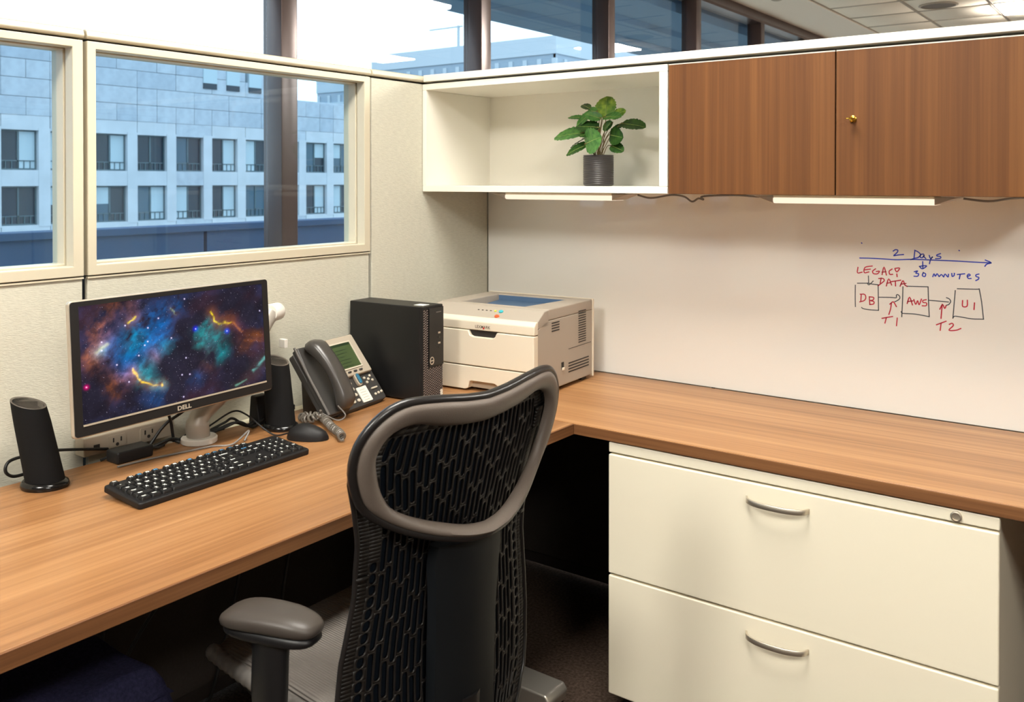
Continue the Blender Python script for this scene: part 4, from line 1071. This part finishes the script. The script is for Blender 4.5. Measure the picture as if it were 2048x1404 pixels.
def cell(g_, t0, t1, z0, z1, hole, frac=.40):
    hwm = interp(HWT, (z0+z1)/2); w_ = (t1-t0)*hwm; h = z1-z0
    tc_, zc = (t0+t1)/2, (z0+z1)/2
    if not hole:
        n = 3
        for q in range(n):
            a, b_ = z0+h*q/n, z0+h*(q+1)/n
            g_.add([mem(t0, a), mem(t1, a), mem(t1, b_), mem(t0, b_)], [(0, 1, 2, 3)])
        return
    r_ = min(w_*frac, h*.42); sh = max(0, h*.46-r_)
    O = []; I = []
    for sgn in (1, -1):
        for i in range(8):
            a = math.pi*i/7 + (0 if sgn > 0 else math.pi)
            I.append((r_*math.cos(a), sgn*sh+r_*math.sin(a)))
        O += [(sgn*w_/2, sgn*(sh+.1*r_)), (sgn*w_/2, sgn*h/2), (sgn*w_*.3, sgn*h/2), (sgn*w_*.1, sgn*h/2), (-sgn*w_*.1, sgn*h/2), (-sgn*w_*.3, sgn*h/2), (-sgn*w_/2, sgn*h/2), (-sgn*w_/2, sgn*(sh+.1*r_))]
    n = 16
    g_.add([mem(tc_+x/hwm, zc+z) for x, z in O]+[mem(tc_+x/hwm, zc+z) for x, z in I], [(i, (i+1) % n, n+(i+1) % n, n+i) for i in range(n)])
gm = G()
ZA, ZB = .43, .985; PZ = .0617
NC = 27; tin = .80
ts = [-tin+2*tin*i/NC for i in range(NC+1)]
for i in range(NC):
    off = (i % 2)*PZ*.5 + (.33*PZ if i % 3 == 0 else 0)
    zs = [ZA]; z = ZA+off if off > .012 else ZA+PZ
    while z < ZB-.012: zs.append(z); z += PZ
    zs.append(ZB)
    for a, b_ in zip(zs[:-1], zs[1:]): cell(gm, ts[i], ts[i+1], a, b_, (b_-a) > .018)
for s in (-1, 1):
    z = ZA; k = 0
    while z < ZB-.001:
        b_ = min(ZB, z+.0185)
        cell(gm, *(sorted((s*tin, s*.90))), z, b_, (b_-z) > .012 and z < .78, .30)
        cell(gm, *(sorted((s*.90, s*1.0))), z, b_, False)
        z = b_
for z0, z1 in ((.397, .43), (.985, 1.014)):
    for i in range(20): cell(gm, -1+.1*i, -.9+.1*i, z0, z1, False)
mo = obj('back_membrane', gm, 'chair_membrane', ch, smooth=60)
sd = mo.modifiers.new('thickness', 'SOLIDIFY'); sd.thickness = .0045; sd.offset = -1
ln = G(); nz = 40; nt_ = 24
for i in range(nz+1):
    z = .41+(1.005-.41)*i/nz
    for j in range(nt_+1):
        p = mem(.97*(-1+2*j/nt_), z); ln.v.append((p[0]-.0095, p[1], p[2]))
ln.f = [(i*(nt_+1)+j, i*(nt_+1)+j+1, (i+1)*(nt_+1)+j+1, (i+1)*(nt_+1)+j) for i in range(nz) for j in range(nt_)]
lo_ = obj('back_liner', ln, 'chair_liner', ch, smooth=60)
sd = lo_.modifiers.new('thickness', 'SOLIDIFY'); sd.thickness = .003; sd.offset = -1
# bound edge of the membrane
ed = []
for s in (1, -1):
    zz = [1.012-(1.012-.40)*i/40 for i in range(41)]
    if s < 0: zz = zz[::-1]
    ed += [mem(s, z) for z in zz]
obj('membrane_edge', G().tube(ed, .0042, 8, closed=True), 'chair_rim', ch, smooth=60)

OUT = [(0, 1.023), (.048, 1.027), (.099, 1.034), (.145, 1.038), (.172, 1.037), (.196, 1.029), (.220, 1.009), (.236, .982), (.240, .95), (.233, .92), (.218, .888), (.187, .86), (.145, .836), (.098, .818), (.045, .805), (0, .80)]
INN = [(0, .980), (.05, .984), (.10, .992), (.14, 1.002), (.17, 1.000), (.193, .988), (.206, .962), (.200, .93), (.188, .90), (.168, .873), (.13, .851), (.085, .834), (.04, .821), (0, .816)]
def resample(P, n):
    P = [np.array(p) for p in cat_rom(P, 6)]
    d = [0]
    for a, b_ in zip(P[:-1], P[1:]): d.append(d[-1]+np.linalg.norm(b_-a))
    out = []
    for k in range(n+1):
        s = d[-1]*k/n; i = max(0, min(len(P)-2, int(np.searchsorted(d, s))-1)); f_ = (s-d[i])/(d[i+1]-d[i]+1e-12)
        out.append(P[i]+(P[i+1]-P[i])*f_)
    return out
def full(P, n=44):
    h = resample(P, n); return [tuple(p) for p in h]+[(-p[0], p[1]) for p in h[-2:0:-1]]
FO, FI = full(OUT), full(INN)
def xf_(y, z):
    return .2*(z-.8)-.62*y*y+.016+.055*smooth01((.90-z)/.13)*(1-min(1, (abs(y)/.24)**2))+OX
def band(s, y0, z0, y1, z1, lift):
    y, z = y0+(y1-y0)*s, z0+(z1-z0)*s; return (xf_(y, z)+lift, y, z)
rings = []
for (y0, z0), (y1, z1) in zip(FO, FI):
    rings.append([band(s, y0, z0, y1, z1, l) for s, l in ((0, -.002), (.08, .006), (.3, .010), (.55, .009), (.8, .005), (.96, -.002), (1, -.008), (.8, -.012), (.4, -.012), (.05, -.010))])
obj('back_frame', G().loft(rings, closed=True), 'chair_frame', ch, smooth=60)
obj('frame_rim', G().tube([(xf_(y, z)-.004, y*1.012, .9+(z-.9)*1.012) for y, z in FO], .0075, 10, closed=True), 'chair_rim', ch, smooth=60)
XS = [(.815, .020), (.79, .020), (.76, .018), (.72, .016), (.62, .010), (.52, .008), (.44, .0), (.36, -.05)]
HS = [(.815, .03), (.79, .075), (.76, .085), (.72, .080), (.69, .078), (.62, .076), (.52, .076), (.44, .080), (.36, .085)]
rings = []
for i in range(25):
    z = .785-(.785-.36)*i/24; x, hw = interp(XS, z)+OX, interp(HS, z)
    rings.append([(x-.012-.3*abs(y_*hw)**1.6*1.0+d_, y_*hw, z) for y_, d_ in ((-1, 0), (-.96, .016), (-.6, .024), (0, .027), (.6, .024), (.96, .016), (1, 0), (.9, -.010), (0, -.012), (-.9, -.010))])
obj('spine', G().loft(rings), 'chair_spine', ch, smooth=50)

# seat
fm = bpy.data.materials.new('seat_mesh'); fm.use_nodes = True
nt = fm.node_tree; b = nt.nodes['Principled BSDF']; b.inputs['Base Color'].default_value = (*lin((104, 98, 92)), 1); b.inputs['Roughness'].default_value = .85
tc = nt.nodes.new('ShaderNodeTexCoord'); wv = nt.nodes.new('ShaderNodeTexWave'); wv.bands_direction = 'Y'; wv.inputs['Scale'].default_value = 55
bp = nt.nodes.new('ShaderNodeBump'); bp.inputs['Strength'].default_value = .8; bp.inputs['Distance'].default_value = .003
nt.links.new(tc.outputs['Object'], wv.inputs['Vector']); nt.links.new(wv.outputs[1], bp.inputs['Height']); nt.links.new(bp.outputs[0], b.inputs['Normal'])
def seat_ring(x, s, top, bot):
    hw = .205*s; out = []
    for y_, dz in ((-1, -.022), (-.97, -.006), (-.9, .001), (-.6, -.004), (0, -.009), (.6, -.004), (.9, .001), (.97, -.006), (1, -.022)): out.append((x+OX, y_*hw, top+dz))
    out += [(x+OX, hw*.9, bot), (x+OX, -hw*.9, bot)]
    return out
obj('seat', G().loft([seat_ring(-.47, .80, .505, .48), seat_ring(-.45, .90, .520, .48), seat_ring(-.40, .98, .531, .485), seat_ring(-.28, 1.02, .531, .49), seat_ring(-.14, 1.0, .529, .49), seat_ring(-.06, .93, .527, .49), seat_ring(-.045, .8, .523, .495)]), fm, ch, smooth=50)

for s in (-1, 1):
    P = [(-.45+OX+.40*i/120, s*(.196+.010*math.sin(math.pi*i/120)), .509) for i in range(121)]
    obj('pleated_edge', G().tube(P, [.0135+.0016*abs(math.sin(i*math.pi/6)) for i in range(121)], 12), 'grey_plastic', ch, smooth=70)
obj('seat_pan', G().loft([[(x*.235*a-.25+OX, y*.20*b_, z) for x, y in [(math.copysign(abs(math.cos(q))**.6, math.cos(q)), math.copysign(abs(math.sin(q))**.6, math.sin(q))) for q in [2*math.pi*k/32 for k in range(32)]]] for a, b_, z in ((.55, .6, .435), (.90, .96, .465), (.93, 1.0, .492))]), 'chair_base', ch, smooth=50)
obj('tilt_mechanism', G().box(-.32+OX, -.08+OX, -.075, .075, .40, .46), 'chair_base', ch, bevel=.015)
obj('back_bracket', G().tube(cat_rom([(-.12+OX, 0, .425), (-.04+OX, 0, .41), (-.02+OX, 0, .44), (-.012+OX, 0, .52)], 5), [.04]*16, 12), 'chair_base', ch, smooth=60)
# arms
def superell(cx, cy, cz, a, b_, c_, n=28, m=14, e=.62):
    rings = []
    for i in range(m+1):
        p = -math.pi/2+math.pi*i/m; cp_, sp = abs(math.cos(p))**.75+1e-4, math.sin(p)
        rings.append([(cx+a*cp_*math.copysign(abs(math.cos(q))**e, math.cos(q)), cy+b_*cp_*math.copysign(abs(math.sin(q))**e, math.sin(q)), cz+c_*math.copysign(abs(sp)**.8, sp)) for q in [2*math.pi*k/n for k in range(n)]])
    return G().loft(rings)
for s in (-1, 1):
    pad = superell(0, 0, 0, .088, .040, .018)
    pad.v = [(x, y*(1-.12*x/.088), z-(.007*(x/.088)**2)) for x, y, z in pad.v]
    ap = obj('arm_pad', pad, 'arm_pad', ch, smooth=60, loc=(-.175+OX, s*.256, .680), rot=(0, 0, -s*R(20)))
    obj('pad_base', superell(0, 0, 0, .085, .034, .014), 'chair_base', ap, smooth=60, loc=(.0, 0, -.022))
    rings = []
    for x, y, z, a, b_ in ((-.18, .256, .665, .045, .024), (-.18, .256, .62, .040, .022), (-.18, .258, .56, .04, .022), (-.18, .258, .49, .042, .024), (-.19, .245, .45, .045, .024), (-.20, .19, .432, .045, .02), (-.20, .07, .43, .045, .018)):
        rings.append([(x+OX+a*math.cos(q), s*(y+b_*math.sin(q)*(1 if z > .5 else .4)), z+(0 if z > .5 else b_*math.sin(q)*-.9)) for q in [2*math.pi*k/16 for k in range(16)]])
    obj('arm_post', G().loft(rings), 'chair_base', ch, smooth=60)
# base
obj('gas_column', G().lathe([(.026, .09), (.026, .25), (.016, .25), (.016, .41), (.03, .41), (.03, .42)], 24), 'chair_base', ch, loc=(0, 0, 0))
for k in range(5):
    a = 2*math.pi*k/5+.35; ca, sa = math.cos(a), math.sin(a)
    lgm = G().loft([[(d, y*wd, z0+zz*hh) for y, zz in ((-1, -.6), (-1, .5), (-.6, 1), (.6, 1), (1, .5), (1, -.6))] for d, wd, z0, hh in ((.02, .035, .115, .03), (.15, .03, .11, .022), (.30, .024, .085, .015), (.325, .018, .08, .010))])
    obj('base_leg', lgm, 'chair_base', ch, bevel=.002, rot=(0, 0, a))
    cs = obj('caster', G().lathe([(.001, -.022), (.026, -.022), (.030, -.016), (.030, -.004), (.02, -.003), (.02, .003), (.030, .004), (.030, .016), (.026, .022), (.001, .022)], 24), 'black_plastic', ch, M=Matrix.Translation((.315*ca, .315*sa, .030)) @ Matrix.Rotation(a+.6, 4, 'Z') @ Matrix.Rotation(R(90), 4, 'X'))
    obj('caster_stem', G().lathe([(.007, 0), (.007, .03)], 10), 'chair_base', ch, loc=(.315*ca, .315*sa, .045))

# ================================================================== UNDER THE DESK
t = thing('storage_carton', 'white cardboard carton on the floor under the left worktop', 'box', (.42, -1.93, 0))
obj('box', G().box(-.15, .15, -.22, .22, 0, .455), 'carton', t, bevel=.004)
obj('lid_flap', G().box(-.152, .152, -.222, .222, .415, .457), 'carton', t, bevel=.003)
def fleece():
    V = []; Fc = []; nx, ny = 26, 36
    rs = np.random.RandomState(3); ph_ = rs.rand(6)*6
    for layer in (0, 1):
        for i in range(nx+1):
            for j in range(ny+1):
                x = -.16+.33*i/nx; y = -.23+.475*j/ny
                z = .459+(.045+.008*math.sin(x*30+ph_[0])*math.sin(y*22+ph_[1]))*layer
                e = max(abs(x)/.165, abs(y)/.238)
                if e > .9 and layer: z -= .04*((e-.9)/.1)**2
                V.append((x, y, z))
    N = (nx+1)*(ny+1)
    for i in range(nx):
        for j in range(ny):
            a = i*(ny+1)+j; Fc.append((N+a, N+a+ny+1, N+a+ny+2, N+a+1)); Fc.append((a, a+1, a+ny+2, a+ny+1))
    return G().add(V, Fc)
tag(obj('fleece_blanket', fleece(), 'navy_fleece', smooth=60, loc=(.42, -1.93, 0)), 'folded navy fleece blanket on top of the white carton', 'blanket')
for lb, pts in (('black cable hanging below the worktop left of the chair arm', [(.03, -1.46, .70), (.04, -1.46, .50), (.035, -1.50, .36), (.08, -1.56, .20), (.09, -1.66, .06), (.10, -1.70, .006)]),
                ('black cable sagging along the lower partition beside the carton', [(.085, -1.18, .55), (.09, -1.30, .44), (.10, -1.42, .36), (.12, -1.52, .26), (.14, -1.60, .12), (.15, -1.63, .006)]),
                ('black cable hanging straight down behind the chair', [(.05, -1.10, .70), (.06, -1.10, .55), (.05, -1.13, .38), (.06, -1.18, .22), (.07, -1.25, .05), (.08, -1.3, .006)]),
                ('black cable drooping from the corner of the worktop', [(.05, -.95, .70), (.07, -.93, .5), (.06, -.98, .35), (.08, -1.05, .1), (.09, -1.1, .006)])):
    cable('hanging_cable', lb, pts, .0045)
